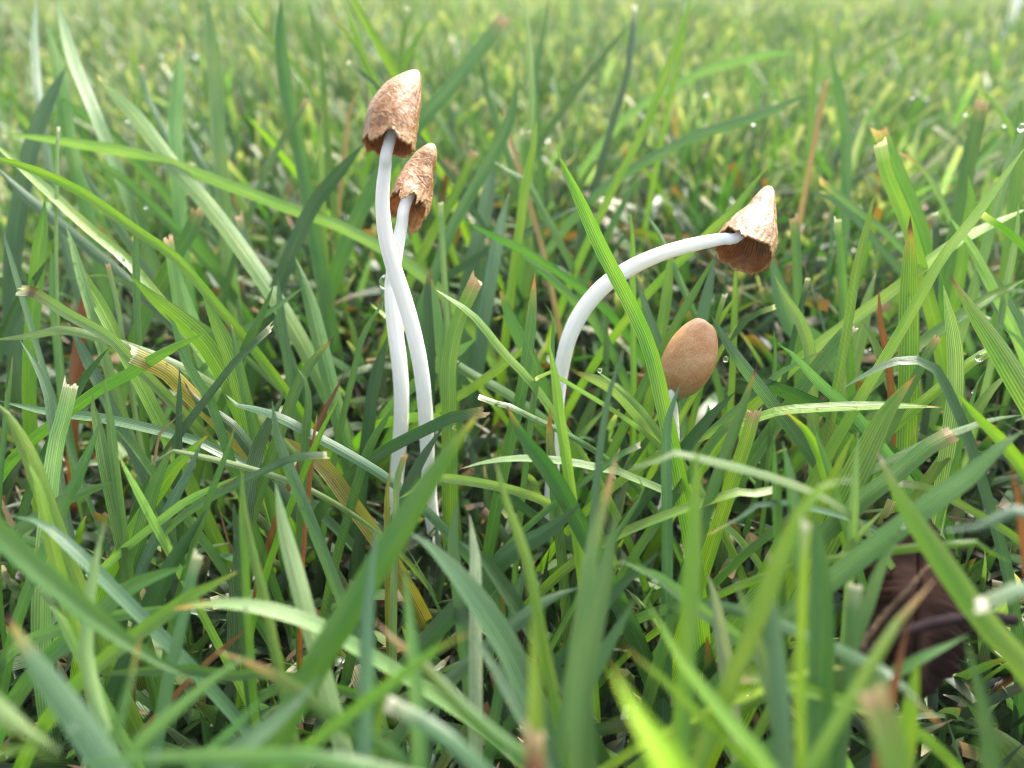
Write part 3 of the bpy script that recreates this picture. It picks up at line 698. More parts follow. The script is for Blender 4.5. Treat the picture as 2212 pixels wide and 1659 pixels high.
 (1,1,[(1000,1500),(900,1440),(830,1380)],70,1.05,1.05,'d','pt'),
 (1,1,[(740,2039),(720,1859),(750,1580)],86,0.9,0.9,'b','pt'),
 (1,1,[(180,1080),(220,800),(300,520)],90,1.28,1.28,'d','pt'),
 (1,1,[(80,760),(150,500),(290,270)],46,1.25,1.25,'g','pt'),
 (1,1,[(420,470),(310,410),(180,300)],46,1.4,1.4,'v','pt'),
 (1,1,[(2060,560),(2110,250),(2135,-60)],80,1.35,1.35,'y','pt'),
 (1,1,[(2080,640),(2000,420),(1920,150)],70,1.3,1.3,'b','pt'),
 (1,1,[(1720,740),(1720,500),(1725,370)],46,1.4,1.4,'g','pt'),
 (1,1,[(690,350),(670,150),(665,-40)],46,1.45,1.45,'g','pt'),
 (1,1,[(830,600),(900,300),(960,0),(985,-90)],130,1.6,1.6,'b','pt'),
 (1,1,[(640,1080),(760,1040),(930,1010)],90,1.14,1.14,'d','rg'),
 (1,1,[(1370,600),(1370,400),(1310,300)],30,1.2,1.2,'g','pt'),
 (1,1,[(1240,1000),(1270,750),(1200,550)],46,1.15,1.15,'g','pt'),
 (1,1,[(1420,790),(1330,750),(1255,800)],42,1.12,1.12,'p','wh'),
 (1,1,[(2200,1280),(2050,1330),(1850,1380)],60,0.74,0.74,'p','pt'),
 (1,1,[(1150,1000),(1030,960),(890,910)],50,1.12,1.12,'g','wh'),
 (1,1,[(1750,1330),(1830,1280),(1935,1225)],50,1.0,1.0,'g','wh'),
 (1,1,[(1900,1620),(1960,1530),(1920,1420)],40,0.95,0.95,'g','pt'),
 # --- east, in the focus zone
 (2,1,[(1240,1170),(1050,960),(900,830),(720,640),(620,570)],86,1.12,1.1,'b','pt'),
 (2,1,[(900,1400),(700,1120),(520,880),(330,630),(180,380)],88,1.1,1.08,'b','pt'),
 (2,1,[(1000,1659),(1180,1290),(1330,1000),(1510,770)],185,0.98,0.98,'y','or'),
 (2,1,[(540,1030),(800,990),(1300,970),(1680,980)],66,1.05,1.03,'v','yl'),
 (2,1,[(160,1659),(260,1350),(370,1050),(490,690)],90,0.95,0.97,'g','dk'),
 (2,1,[(1900,1350),(1770,1000),(1640,740),(1530,680),(1330,700),(1030,860)],74,1.0,1.02,'d','pt'),
 (2,1,[(2320,1080),(2212,870),(2050,600),(1900,380),(1730,120)],160,1.0,1.02,'y','br'),
 (2,1,[(1740,1100),(1770,850),(1760,550),(1690,190)],106,1.1,1.1,'p','pt'),
 (2,1,[(840,920),(820,600),(760,420),(660,260),(595,125)],84,1.25,1.22,'p','pt'),
 (2,1,[(690,640),(740,420),(810,140)],46,1.25,1.25,'d','wh'),
 (2,1,[(940,1420),(880,1250),(780,1100),(650,1000)],80,0.95,0.95,'y','or'),
 (2,1,[(950,1400),(890,1230),(835,1055)],60,0.93,0.93,'g','pt'),
 (2,1,[(620,1700),(600,1400),(590,1160)],70,0.85,0.85,'g','pt'),
 (2,1,[(730,1700),(690,1400),(645,1190)],95,0.85,0.85,'b','pt'),
 (2,1,[(980,1420),(1040,1280),(1115,1140)],74,0.9,0.9,'v','pt'),
 (2,1,[(1110,1659),(1120,1400),(1140,1130)],66,0.85,0.85,'p','pt'),
 (2,1,[(1150,1600),(1400,1400),(1600,1230),(1760,1150)],130,0.95,0.95,'g','rg'),
 (2,1,[(2140,1280),(1950,1080),(1760,870)],100,0.9,0.9,'y','pt'),
 (2,1,[(560,2159),(700,1809),(850,1540),(990,1450),(1090,1440)],125,0.62,0.64,'v','pt'),
 (2,1,[(2250,2709),(1950,2359),(1600,1859),(1430,1599),(1260,1270)],165,0.68,0.76,'y','pk'),
 (2,1,[(20,2559),(60,1859),(80,1500),(95,1200)],128,0.66,0.7,'y','pt'),
 (2,1,[(370,1330),(430,1150),(465,1010)],108,1.0,1.0,'v','rg'),
 (2,1,[(160,1250),(250,1130),(390,1040)],72,1.0,1.0,'g','rg'),
 (2,1,[(130,1100),(220,1000),(340,880)],88,1.05,1.05,'d','pt'),
 (2,1,[(230,430),(300,330),(375,220)],46,1.28,1.28,'v','pt'),
 (2,1,[(220,420),(245,320),(270,250)],50,1.28,1.28,'y','wh'),
 (2,1,[(320,800),(335,400),(345,0)],46,1.3,1.3,'y','pt'),
 (2,1,[(230,640),(300,530),(365,420)],46,1.25,1.25,'v','pt'),
 (2,1,[(340,500),(450,390),(600,330)],46,1.25,1.25,'d','wh'),
 (2,1,[(590,850),(600,650),(590,460)],36,1.2,1.2,'g','pt'),
 (2,1,[(130,380),(170,200),(210,0)],85,1.4,1.4,'b','pt'),
 (2,1,[(-40,450),(90,220),(210,0)],70,1.22,1.22,'g','pt'),
 (2,1,[(1040,900),(1150,500),(1200,280),(1255,100)],118,1.35,1.35,'p','pk'),
 (2,1,[(820,790),(950,620),(1100,450)],108,1.2,1.2,'g','wh'),
 (2,1,[(1350,860),(1320,600),(1285,450),(1270,210)],50,1.25,1.25,'o','pt'),
 (2,1,[(1290,690),(1230,540),(1150,410)],70,1.3,1.3,'y','pt'),
 (2,1,[(1550,720),(1610,600),(1660,530)],80,1.15,1.15,'g','rg'),
 (2,1,[(1900,1010),(2000,870),(2130,740)],76,1.1,1.1,'y','pt'),
 (2,1,[(1820,730),(1930,650),(2060,590)],80,1.15,1.15,'v','wh'),
 (2,1,[(1870,970),(1900,850),(1960,740)],42,1.05,1.05,'g','pt'),
 (2,1,[(2300,700),(2150,510),(2040,440)],70,0.92,0.92,'b','pt'),
 (2,1,[(280,1560),(450,1550),(610,1520)],76,0.95,0.95,'y','wh'),
 (2,1,[(2190,1680),(2150,1480),(2130,1380)],70,0.72,0.72,'o','pt'),
 (2,1,[(1660,1560),(1850,1430),(2040,1250),(2212,1130)],140,0.8,0.8,'g','pt'),
 (2,1,[(1400,680),(1550,560),(1950,290),(2240,140)],76,1.28,1.3,'y','pt'),
 (2,1,[(1040,1070),(760,930),(540,830),(340,790)],106,1.16,1.15,'d','pt'),
 (2,1,[(560,820),(700,720),(940,600)],46,1.15,1.15,'b','br'),
 (2,1,[(1470,1300),(1490,1200),(1510,1090)],42,1.0,1.0,'y','or'),
 (2,1,[(1500,1250),(1800,1130),(2000,1060),(2205,1030)],62,0.98,0.98,'g','pt'),
 (2,1,[(960,640),(700,420),(560,-40)],160,1.5,1.5,'b','pt'),
 (2,1,[(2260,640),(2080,330),(1860,-40)],130,1.35,1.35,'b','pt'),
 (2,1,[(1640,1520),(1560,1490),(1400,1470)],60,0.95,0.95,'y','wh'),
 (2,1,[(1050,640),(1045,300),(1010,-20)],70,1.4,1.4,'g','pt'),
 # --- close to the viewer, west
 (0,2,[(-200,-60),(-30,120),(250,370),(560,640),(850,860),(1100,1010),(1270,1095)],155,0.66,0.72,'g','pt'),
 (0,2,[(680,1430),(610,1200),(550,900),(570,600),(620,300),(685,45)],90,0.70,0.76,'p','pt'),
 (0,2,[(700,1659),(480,1330),(250,1010),(120,800),(30,650)],190,0.58,0.62,'b','dk'),
 (0,2,[(-160,1180),(0,1300),(200,1440),(400,1560)],190,0.58,0.56,'p','pt'),
 (0,2,[(700,1600),(760,1380),(840,1100),(910,800)],90,0.60,0.64,'g','or'),
 (0,2,[(800,1650),(950,1450),(1250,1190),(1550,960),(1680,900)],110,0.60,0.66,'g','pt'),
 (0,2,[(1430,1690),(1600,1500),(1850,1300),(2080,1060)],185,0.57,0.62,'b','pt'),
 (0,2,[(1280,1640),(1500,1420),(1790,1120)],90,0.62,0.65,'g','pt'),
 (0,2,[(2640,1640),(2212,1390),(2000,1200),(1700,1020),(1380,890)],92,0.60,0.68,'g','st'),
 (0,2,[(2230,830),(2000,710),(1700,620),(1400,590),(1110,630)],104,0.76,0.72,'p','or'),
 (0,2,[(560,700),(880,650),(1140,600)],95,0.9,0.88,'b','pt'),
 (0,2,[(1160,600),(1350,490),(1550,380)],108,0.8,0.8,'y','yl'),
 (0,2,[(1120,990),(1190,700),(1240,450),(1290,280)],98,0.8,0.82,'b','wh'),
 (0,2,[(1780,900),(1720,600),(1640,300),(1580,0),(1565,-280)],74,0.78,0.82,'y','pt'),
 (0,2,[(1990,660),(1920,400),(1840,100),(1785,-190)],118,0.80,0.86,'p','pt'),
 (0,2,[(680,620),(900,460),(1210,350)],118,0.88,0.88,'g','pt'),
 (0,2,[(1010,560),(1150,280),(1340,-20)],130,0.92,0.95,'d','pt'),
 (0,2,[(620,380),(420,190),(250,60),(80,30)],90,0.84,0.84,'b','pt'),
 (0,2,[(1780,1050),(1500,1060),(1200,1020),(600,1050)],70,0.85,0.85,'g','pt'),
 (0,2,[(2300,1640),(1600,1590),(900,1600),(500,1640)],120,0.55,0.55,'g','pt'),
 (0,2,[(-60,1580),(200,1540),(390,1600)],108,0.55,0.55,'y','pt'),
 (0,2,[(1330,990),(1480,860),(1630,730)],42,0.9,0.9,'o','pt'),
 (0,2,[(1560,500),(1540,200),(1510,-60)],92,0.95,0.95,'d','pt'),
 (0,2,[(460,800),(380,640),(220,480)],70,0.85,0.85,'g','pt'),
 # --- close to the viewer, middle
 (1,2,[(1160,1050),(1060,850),(900,600),(720,370),(540,190),(440,130)],185,0.78,0.76,'b','pt'),
 (1,2,[(1260,1460),(1080,1150),(960,960),(850,790)],120,0.68,0.72,'b','pt'),
 (1,2,[(1265,1480),(1260,1100),(1250,850),(1235,640)],128,0.57,0.6,'v','pt'),
 (1,2,[(1570,1450),(1560,1200),(1620,800),(1720,350),(1790,0)],185,0.63,0.7,'g','pt'),
 (1,2,[(2160,1700),(2000,1450),(1850,1200),(1740,1000)],290,0.42,0.46,'l','pt'),
 (1,2,[(2100,1100),(1960,980),(1830,860)],70,0.6,0.6,'v','or'),
 (1,2,[(140,1659),(150,1200),(160,700),(200,300),(245,40)],108,0.6,0.68,'b','pt'),
 (1,2,[(500,1659),(490,1300),(460,900),(430,600),(410,340)],108,0.6,0.66,'g','pt'),
 (1,2,[(900,1659),(650,1440),(450,1310),(290,1240)],128,0.58,0.6,'b','wh'),
 (1,2,[(1180,1600),(950,1430),(700,1180),(500,960),(350,840),(215,700)],108,0.59,0.66,'g','st'),
 (1,2,[(560,930),(700,840),(860,780)],90,0.6,0.6,'y','or'),
 (1,2,[(240,1370),(280,1200),(330,980)],80,0.68,0.68,'y','pt'),
 (1,2,[(960,400),(1120,250),(1350,120),(1560,-60)],138,0.9,0.9,'d','pt'),
 (1,2,[(870,540),(870,300),(850,150),(830,10)],94,0.84,0.86,'w','pk'),
 (1,2,[(1180,680),(1050,480),(920,300),(770,190)],108,0.88,0.88,'d','pt'),
 (1,2,[(1130,600),(1160,450),(1240,290)],80,0.92,0.92,'b','pt'),
 (1,2,[(1170,690),(1350,560),(1540,490)],108,0.85,0.85,'b','pt'),
 (1,2,[(2175,510),(1990,390),(1805,315)],98,0.8,0.8,'p','pt'),
 (1,2,[(1740,560),(1850,440),(2080,240)],80,0.85,0.85,'d','pt'),
 (1,2,[(1700,930),(1800,750),(1920,540)],108,0.72,0.72,'b','pt'),
 (1,2,[(2772,1659),(2512,1350),(2212,980),(2080,750),(1960,560)],108,0.58,0.64,'y','pt'),
 # --- close to the viewer, east
 (2,2,[(900,980),(900,600),(880,200),(850,0)],165,0.7,0.73,'g','pt'),
 (2,2,[(770,1659),(760,1200),(770,700),(800,60)],76,0.58,0.62,'l','wh'),
 (2,2,[(650,1500),(600,900),(570,500),(555,240)],128,0.61,0.66,'b','pk'),
 (2,2,[(250,780),(210,550),(160,400)],108,0.8,0.8,'w','pt'),
 (2,2,[(600,1250),(520,950),(420,650),(320,400)],118,0.64,0.68,'p','pt'),
 (2,2,[(360,1290),(480,1230),(620,1190)],145,0.85,0.85,'y','pt'),
 (2,2,[(1090,900),(1110,650),(1125,470)],118,0.72,0.73,'g','wh'),
 (2,2,[(1160,680),(1280,350),(1430,80)],105,0.75,0.78,'g','pt'),
 (2,2,[(980,440),(1100,200),(1310,-20)],62,0.84,0.86,'y','pt'),
 (2,2,[(1230,1000),(1380,750),(1500,600),(1640,430)],104,0.6,0.64,'y','st'),
 (2,2,[(2000,1680),(1930,1200),(1830,800)],126,0.58,0.62,'g','pt'),
 (2,2,[(1280,1020),(1450,1180),(1690,1390)],108,0.67,0.63,'b','or'),
 (2,2,[(1400,1690),(1300,1380),(1230,1150)],220,0.48,0.5,'y','rg'),
 (2,2,[(2330,20),(2000,80),(1640,130)],118,0.62,0.64,'b','pt'),
 (2,2,[(2330,500),(2100,560),(1910,600)],108,0.6,0.6,'b','wh'),
 (2,2,[(1450,1000),(1650,900),(1860,790)],98,0.72,0.72,'g','pt'),
 (2,2,[(800,1040),(900,1010),(1120,1015)],62,0.72,0.72,'v','or'),
 (2,2,[(560,1075),(440,1070),(345,1060)],98,0.68,0.68,'y','rg'),
 (2,2,[(1490,1190),(1505,1060),(1530,950)],130,0.66,0.66,'v','pt'),
 (2,2,[(1380,1110),(1420,900),(1470,700)],78,0.65,0.65,'o','pt'),
 (2,2,[(1850,200),(2000,270),(2135,330)],62,0.78,0.78,'y','pt'),
 (2,2,[(620,-60),(350,50),(140,160)],46,0.85,0.85,'b','or'),
]
for tx, ty, pts, wpx, d0, d1, col, tip in H:
    hero(TL(tx, ty, pts), wpx, d0, d1, col, tip)
# the cut brown stub of an old shoot
hero(TL(1, 2, [(1250, 1800), (1250, 1640), (1245, 1420)]), 165, 0.53, 0.54, 'o', 'rg', 'stout dead orange-brown shoot stub with a frayed tan cut top', roll=0.1)
N_HERO = len(blades)

# ------------------------------------------------------------------ the rest of the lawn
def field(n, rmin, rmax, half, hmin, hmax, wmin, wmax, rows, cols, lean, seed, tips=0.35, palette='ggdybgypb', centre=(0, -1.1), brown=0.04, hfun=None, cutp=0.2):
    r_ = np.random.default_rng(seed)
    a = r_.uniform(-half, half, n); rr = np.sqrt(r_.uniform(rmin ** 2, rmax ** 2, n))
    x = centre[0] + rr * np.sin(a); y = centre[1] + rr * np.cos(a)
    L = r_.uniform(hmin, hmax, n) * (0.75 + 0.5 * r_.random(n) ** 2)
    if hfun is not None: L *= hfun(x, y)
    W = r_.uniform(wmin, wmax, n)
    pa = np.sin(x * 1.9 + 1.4 * np.sin(y * 1.3)) * np.sin(y * 1.6 + 1.1 * np.sin(x * 0.9 + 2)); pb = np.sin(x * 0.63 + 2 * np.sin(y * 0.41)) * np.sin(y * 0.5 + 1)
    clump = np.clip(0.5 + 0.35 * pa + 0.3 * pb, 0, 1); L *= 0.78 + 0.44 * clump
    az = r_.uniform(0, 2 * np.pi, n); th0 = np.abs(r_.normal(0, lean, n)) * 0.5; cur = r_.uniform(0.1, 1.0, n) * lean * 2.2
    droop = r_.random(n) < 0.12; cur[droop] += 0.9
    t = np.linspace(0, 1, rows)
    th = th0[:, None] + cur[:, None] * t[None] ** 1.2
    ds = (L / (rows - 1))[:, None]
    hx = np.concatenate([np.zeros((n, 1)), np.cumsum(np.sin((th[:, 1:] + th[:, :-1]) / 2) * ds, 1)], 1)
    hz = np.concatenate([np.zeros((n, 1)), np.cumsum(np.cos((th[:, 1:] + th[:, :-1]) / 2) * ds, 1)], 1)
    hz = np.maximum(hz, 0.0) - 0.02
    dx, dy = np.cos(az), np.sin(az)
    c = np.stack([x[:, None] + dx[:, None] * hx, y[:, None] + dy[:, None] * hx, hz], -1)
    sv = np.stack([-dy, dx, np.zeros(n)], -1)
    tw = r_.uniform(-1.2, 1.2, n)[:, None] * t[None] + r_.uniform(-0.7, 0.7, n)[:, None]
    Tn = np.stack([dx[:, None] * np.sin(th), dy[:, None] * np.sin(th), np.cos(th)], -1)
    Nn = np.cross(np.broadcast_to(sv[:, None], Tn.shape), Tn)
    S = sv[:, None] * np.cos(tw)[..., None] + Nn * np.sin(tw)[..., None]; N2 = np.cross(S, Tn)
    cut = r_.random(n) < cutp
    prof = 0.8 + 0.2 * np.minimum(1, t / 0.35)
    pp = np.maximum(1 - np.clip((t - 0.6) / 0.4, 0, 1) ** 2.0, 0.04)
    pr = np.where(cut[:, None], 0.9, pp[None]) * prof[None]
    hw = W[:, None] / 2 * pr
    u = np.linspace(-1, 1, cols)
    fold = r_.uniform(0.1, 0.4, n)[:, None, None]
    V = c[:, :, None] + S[:, :, None] * (u[None, None] * hw[..., None])[..., None] + N2[:, :, None] * (fold * np.abs(u)[None, None] * hw[..., None])[..., None]
    pal = np.array([PAL[k] for k in palette]); pi = r_.integers(0, len(pal), n)
    col = pal[pi] * r_.uniform(0.75, 1.25, (n, 1)) * r_.uniform(0.9, 1.1, (n, 3))
    col *= (1.18 - 0.36 * clump)[:, None] * np.where(clump > 0.5, 1, 1.0)[:, None]; col[:, 0] *= 1.08 - 0.16 * clump
    dead = r_.random(n) < brown
    dc = np.array([PAL['o'], PAL['s']])[r_.integers(0, 2, n)]; col[dead] = dc[dead] * r_.uniform(0.6, 1.0, (dead.sum(), 1))
    tint = np.repeat(col[:, None], rows, 1)
    tp = r_.random(n); tipc = np.where((tp < tips * 0.65)[:, None], np.array((0.55, 0.47, 0.28)), np.array((0.22, 0.10, 0.03)))
    has = (tp < tips) | cut
    if rows < 8: tipc = np.tile(np.array((0.42, 0.40, 0.22)), (n, 1))
    tint[has, -1] = tipc[has]; tint[has, -2] = tint[has, -2] * 0.6 + tipc[has] * 0.4 if rows > 6 else tint[has, -2]
    tint = np.repeat(tint[:, :, None], cols, 2)
    uv = np.zeros((n, rows, cols, 2)); uv[..., 0] = np.linspace(0, 1, cols); uv[..., 1] = t[None, :, None] * L[:, None, None] + r_.uniform(0, 50, n)[:, None, None]
    return V, tint, uv, c
def clear_mask(V, c):
    """keep only leaves that grow clear of the lens and of the mushrooms"""
    n = len(V); X, Y, D = project(c.reshape(-1, 3)); X, Y, D = (q.reshape(n, -1) for q in (X, Y, D))
    bad = np.zeros(n, bool)
    for q_, S in enumerate(MUSH):
        sx, sy, sdp = project(S[:, :3])
        vis = sy < (1045, 1060, 1000, 1215)[q_]
        for k in range(0, len(S), 3):
            if not vis[k]: continue
            hit = ((X - sx[k]) ** 2 + (Y - sy[k]) ** 2 < 40 ** 2) & (D < sdp[k] + 0.02)
            bad |= hit.any(1)
    for (cx, cy, rx, ry) in ((850, 245, 90, 125), (895, 390, 75, 105), (1610, 505, 95, 125), (1490, 775, 85, 110)):
        hit = (((X - cx) / rx) ** 2 + ((Y - cy) / ry) ** 2 < 1) & (D < 1.2); bad |= hit.any(1)
    bad |= ((D > 0) & (D < 0.5) & (Y < 1750)).any(1)
    bad |= (np.linalg.norm(c - CAM[None, None], axis=2) < 0.35).any(1)
    return ~bad
def field_mesh(name, parts, label):
    Vs, Fs, Ts, Us, off = [], [], [], [], 0
    for V, tint, uv in parts:
        n, r, k, _ = V.shape
        f = grid_faces(r, k); F = (f[None] + (np.arange(n) * r * k)[:, None, None] + off).reshape(-1, 4)
        Vs.append(V.reshape(-1, 3)); Fs.append(F); Ts.append(tint.reshape(-1, 3)); Us.append(uv.reshape(-1, 2)); off += n * r * k
    o = build(name, np.vstack(Vs), np.concatenate(Fs), M_GRASS, None, None, np.vstack(Ts), np.vstack(Us))
    return tag(o, label, 'grass', kind='stuff')
# low understorey where the surveyed blades stand, taller beyond
near_h = lambda x, y: np.where(y > 0.45, 1.0, np.where(y > 0.15, 0.85, np.where(y > -0.3, 0.74, 0.66)))
A = field(22000, 0.3, 2.3, 1.05, 0.20, 0.44, 0.013, 0.028, 12, 3, 0.95, 3, palette='gddydbgdpd', brown=0.02, hfun=near_h)  # mostly dark palette paints gap shade into these leaves
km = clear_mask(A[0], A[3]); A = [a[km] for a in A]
low = A[3][:, :, 2].max(1) < 0.27; A[1][low] *= 0.7            # low, older leaves darkened; shade of the gaps painted in
# the tallest of these stand as leaves of their own, the rest form the sward
X, Y, D = project(A[3][:, -1]); hgt = A[3][:, :, 2].max(1)
inv = (X > 60) & (X < 2150) & (Y > 150) & (Y < 1600) & (D > 0.7) & (D < 1.9)
order = np.argsort(-(hgt / D) * inv)[:max(0, 296 - N_HERO)]
sel = np.zeros(len(hgt), bool); sel[order] = True
for i in order:
    V = A[0][i]; base = A[3][i, 0]
    o = build('grass_blade', V.reshape(-1, 3), grid_faces(V.shape[0], V.shape[1]), M_GRASS, None, base, A[1][i].reshape(-1, 3), A[2][i].reshape(-1, 2))
    tag(o, 'ordinary green grass blade rising from the sward ' + where(base, base), 'grass blade', 'grass blades around the mushrooms')
    o['_p'] = [float(q) for q in base]; blades.append(o)
def settle_labels():
    LM = dict(LANDMARKS_BY_NAME); byl = {}
    for o in blades: byl.setdefault(o['label'], []).append(o)
    ords = 'first second third fourth fifth sixth seventh eighth ninth tenth eleventh twelfth thirteenth fourteenth fifteenth sixteenth'.split()
    for lab, os_ in byl.items():
        if len(os_) > 1:
            mark = next((k for k in LM if lab.endswith(k)), 'the mushrooms'); c = LM.get(mark, (0.05, 0.0))
            os_.sort(key=lambda o: math.hypot(o['_p'][0] - c[0], o['_p'][1] - c[1]))
            for k, o in enumerate(os_):
                stem_ = lab
                for w_ in (' close beside ', ' standing behind ', ' near ', ' well behind '): stem_ = stem_.split(w_)[0]
                o['label'] = stem_ + ', ' + ords[min(k, 15)] + ' such out from ' + mark + (' behind it' if 'behind' in lab else ' beside it' if 'close' in lab else '')
    for o in blades:
        del o['_p']
        for w_ in ('long ', 'short ', 'slender ', 'broad ', ' beside it', ' behind it', ' leaning', ' upright'):
            if len(o['label'].split()) > 16: o['label'] = o['label'].replace(w_, '', 1)
settle_labels()
parts = [tuple(a[~sel] for a in A[:3])]
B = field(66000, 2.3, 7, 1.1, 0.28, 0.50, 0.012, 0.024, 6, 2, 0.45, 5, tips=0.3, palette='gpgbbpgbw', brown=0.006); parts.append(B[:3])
Cc = field(92000, 7, 16, 0.98, 0.28, 0.46, 0.015, 0.030, 4, 2, 0.40, 6, tips=0.3, palette='wbwpwbwpb', brown=0.004); parts.append(Cc[:3])  # whitish palette paints the distant glare veil into these leaves
Dd = field(52000, 16, 60, 0.95, 0.26, 0.42, 0.05, 0.10, 3, 2, 0.45, 8, tips=0.3, palette='wwpbwwbpw', brown=0.004); parts.append(Dd[:3])  # palest mix, the far lawn's bright veil put into leaf colour
field_mesh('grass', parts, 'mown green lawn grass stretching away behind the mushrooms')
# dead litter at the roots
E = field(2200, 0.3, 2.6, 0.95, 0.14, 0.34, 0.006, 0.016, 8, 2, 1.3, 9, tips=0.0, palette='ooss', brown=0, cutp=0.0)
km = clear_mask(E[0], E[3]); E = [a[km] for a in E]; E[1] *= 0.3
field_mesh('thatch', [tuple(E[:3])], 'brown dead grass litter lying on the soil')

# ------------------------------------------------------------------ dead leaf, twig, stalk
def dead_leaf():
    # blade of the leaf: base corner, along and across directions
    cL = at_depth((2*2212+1130)/3, (2*1659+700)/3, 0.93); cR = at_depth((2*2212+1900)/3, (2*1659+520)/3, 0.93); top = at_depth((2*2212+1500)/3, (2*1659-20)/3, 1.0)
    bot = at_depth((2*2212+1450)/3, (2*1659+1150)/3, 0.88)
    mid = (cL + cR) / 2; ax = norm(top - bot); ln = np.linalg.norm(top - bot); wv = norm(cR - cL - ax * ((cR - cL) @ ax)); wd = np.linalg.norm(cR - cL) / 2 * 1.0; nn = np.cross(wv, ax)
    rows, cols = 70, 17; V = np.zeros((rows, cols, 3))
    for i in range(rows):
        t = i / (rows - 1); hw = wd * (math.sin(math.pi * min(1, t * 0.92 + 0.06)) ** 0.7) * (1 + (0.06 if i % 3 == 0 else -0.02) + 0.05 * math.sin(i * 0.7))
        for j in range(cols):
            u = j / (cols - 1) * 2 - 1
            V[i, j] = bot + ax * ln * t + wv * u * hw + nn * (0.38 * wd * math.cos(u * 2.2) + 0.12 * wd * math.sin(t * 3) + 0.05 * wd * math.sin(u * 7 + t * 9) + 0.04 * wd * math.sin(t * 16 + abs(u) * 5))
    o = build('dead_leaf', V.reshape(-1, 3), grid_faces(rows, cols), M_LEAF, None, bot)
    md = o.modifiers.new('thick', 'SOLIDIFY'); md.thickness = 0.004
    tag(o, 'dark brown dead tree leaf with toothed edge standing among the blades', 'leaf')
    P, _ = spline(V[::6, 8] - nn * -0.002, 40); Vt, F, uv = tube(P, np.linspace(0.005, 0.0015, 40), 8)
    build('midrib', Vt, F, M_VEIN, o, bot).location = (0, 0, 0)
dead_leaf()
def stick(name, pts, d, r0, r1, mat, label, cat):
    W = [at_depth(x / 3, y / 3, dd) for (x, y), dd in zip(pts, d)]
    P, _ = spline(W, 40); P = P + rng.normal(0, 0.0004, P.shape)
    Vt, F, uv = tube(P, np.linspace(r0, r1, 40), 10, True, 0.08); o = build(name, Vt, F, mat, None, P[0]); tag(o, label, cat)
stick('twig', TL(2, 2, [(1040, 985), (1300, 860), (1550, 740), (1880, 680), (2150, 700)]), [0.74, 0.74, 0.74, 0.76, 0.78], 0.005, 0.006, M_TWIG, 'dark purplish twig lying in front of the dead brown leaf', 'twig')
stick('dry_stalk', TL(2, 2, [(1140, 900), (1300, 680), (1450, 520), (1600, 350)]), [0.78, 0.79, 0.80, 0.81], 0.004, 0.003, M_STALK, 'thin dry brown stalk slanting across the dead leaf', 'stalk')
# a further pale mushroom out on the lawn
def far_mushroom():
    pts = [(2208, -70, 9), (2203, -40, 9), (2196, 0, 9), (2186, 40, 9.5), (2174, 85, 10), (2166, 125, 11), (2160, 165, 12)]
    S = np.array([(*(CAM + ray(x, y) * 4.6), r / FOC * 4.6) for x, y, r in pts]); g = S[-1].copy(); g[2] = -0.02; S = np.vstack([S, g])
    root = empty('mushroom', g[:3]); tag(root, 'lone white-stalked mushroom standing far off on the open lawn', 'mushroom', 'small brown-capped mushrooms in the lawn')
    Q, _ = spline(S, 40); V, F, uv = tube(Q[:, :3], Q[:, 3], 14); build('stem', V, F, M_STEM, root, g[:3], uv=uv)
    t = S[0, :3]; prof = [(0.0, 0.10), (0.03, 0.095), (0.06, 0.075), (0.075, 0.045), (0.08, 0.015), (0.06, 0.005)]
    prof = [(0.14, 0.002), (0.13, 0.03), (0.10, 0.06), (0.05, 0.085), (-0.01, 0.10), (-0.012, 0.09), (0.04, 0.07), (0.08, 0.03), (0.085, 0.002)]
    an = np.linspace(0, 2 * math.pi, 28, endpoint=False)
    V = np.array([[t[0] + r * math.cos(a), t[1] + r * math.sin(a), t[2] - 0.02 + z] for z, r in prof for a in an])
    build('cap', V, grid_faces(len(prof), 28, True), M_EGG, root, g[:3], pale=np.zeros(len(V)))
far_mushroom()

# ------------------------------------------------------------------ dew
def drop(X3, Y3, d, rpx, label, sag=1.0, group=None):
    c = at_depth(X3 / 3, Y3 / 3, d); r = rpx / 3 / FOC * d
    bm = bmesh.new(); bmesh.ops.create_icosphere(bm, subdivisions=3, radius=r)
    for v in bm.verts:
        v.co.z *= sag
        if sag > 1 and v.co.z > 0: k = v.co.z / (r * sag); v.co.x *= 1 - 0.55 * k * k; v.co.y *= 1 - 0.55 * k * k
    me = bpy.data.meshes.new('dew_drop'); bm.to_mesh(me); bm.free()
    for p in me.polygons: p.use_smooth = True
    me.materials.append(M_WATER); o = bpy.data.objects.new('dew_drop', me); C.objects.link(o); o.location = c
    tag(o, label, 'water drop', group or 'dew drops')
TX = lambda tx, ty, u, v: (tx * 2212 + u, ty * 1659 + v)
drop(*TX(1, 1, 284, 168), 1.205, 40, 'large clear water drop hanging where the paired stems cross', 1.3)
drop(*TX(1, 1, 1676, 740), 1.10, 17, 'tiny round drop perched on a blade tip beside the arching stem')
drop(*TX(2, 0, 2196, 825), 1.33, 22, 'water drop hanging from a blade well beyond the cone cap', 1.3)
drop(*TX(2, 1, 1925, 660), 1.10, 26, 'flat water drop sitting on a bent lime-green blade')
drop(*TX(2, 1, 280, 668), 1.18, 20, 'clear drop among thin blades behind the egg-shaped cap')
drop(*TX(2, 1, 1215, 602), 1.25, 10, 'bead of water glinting between blades near a dead orange blade')
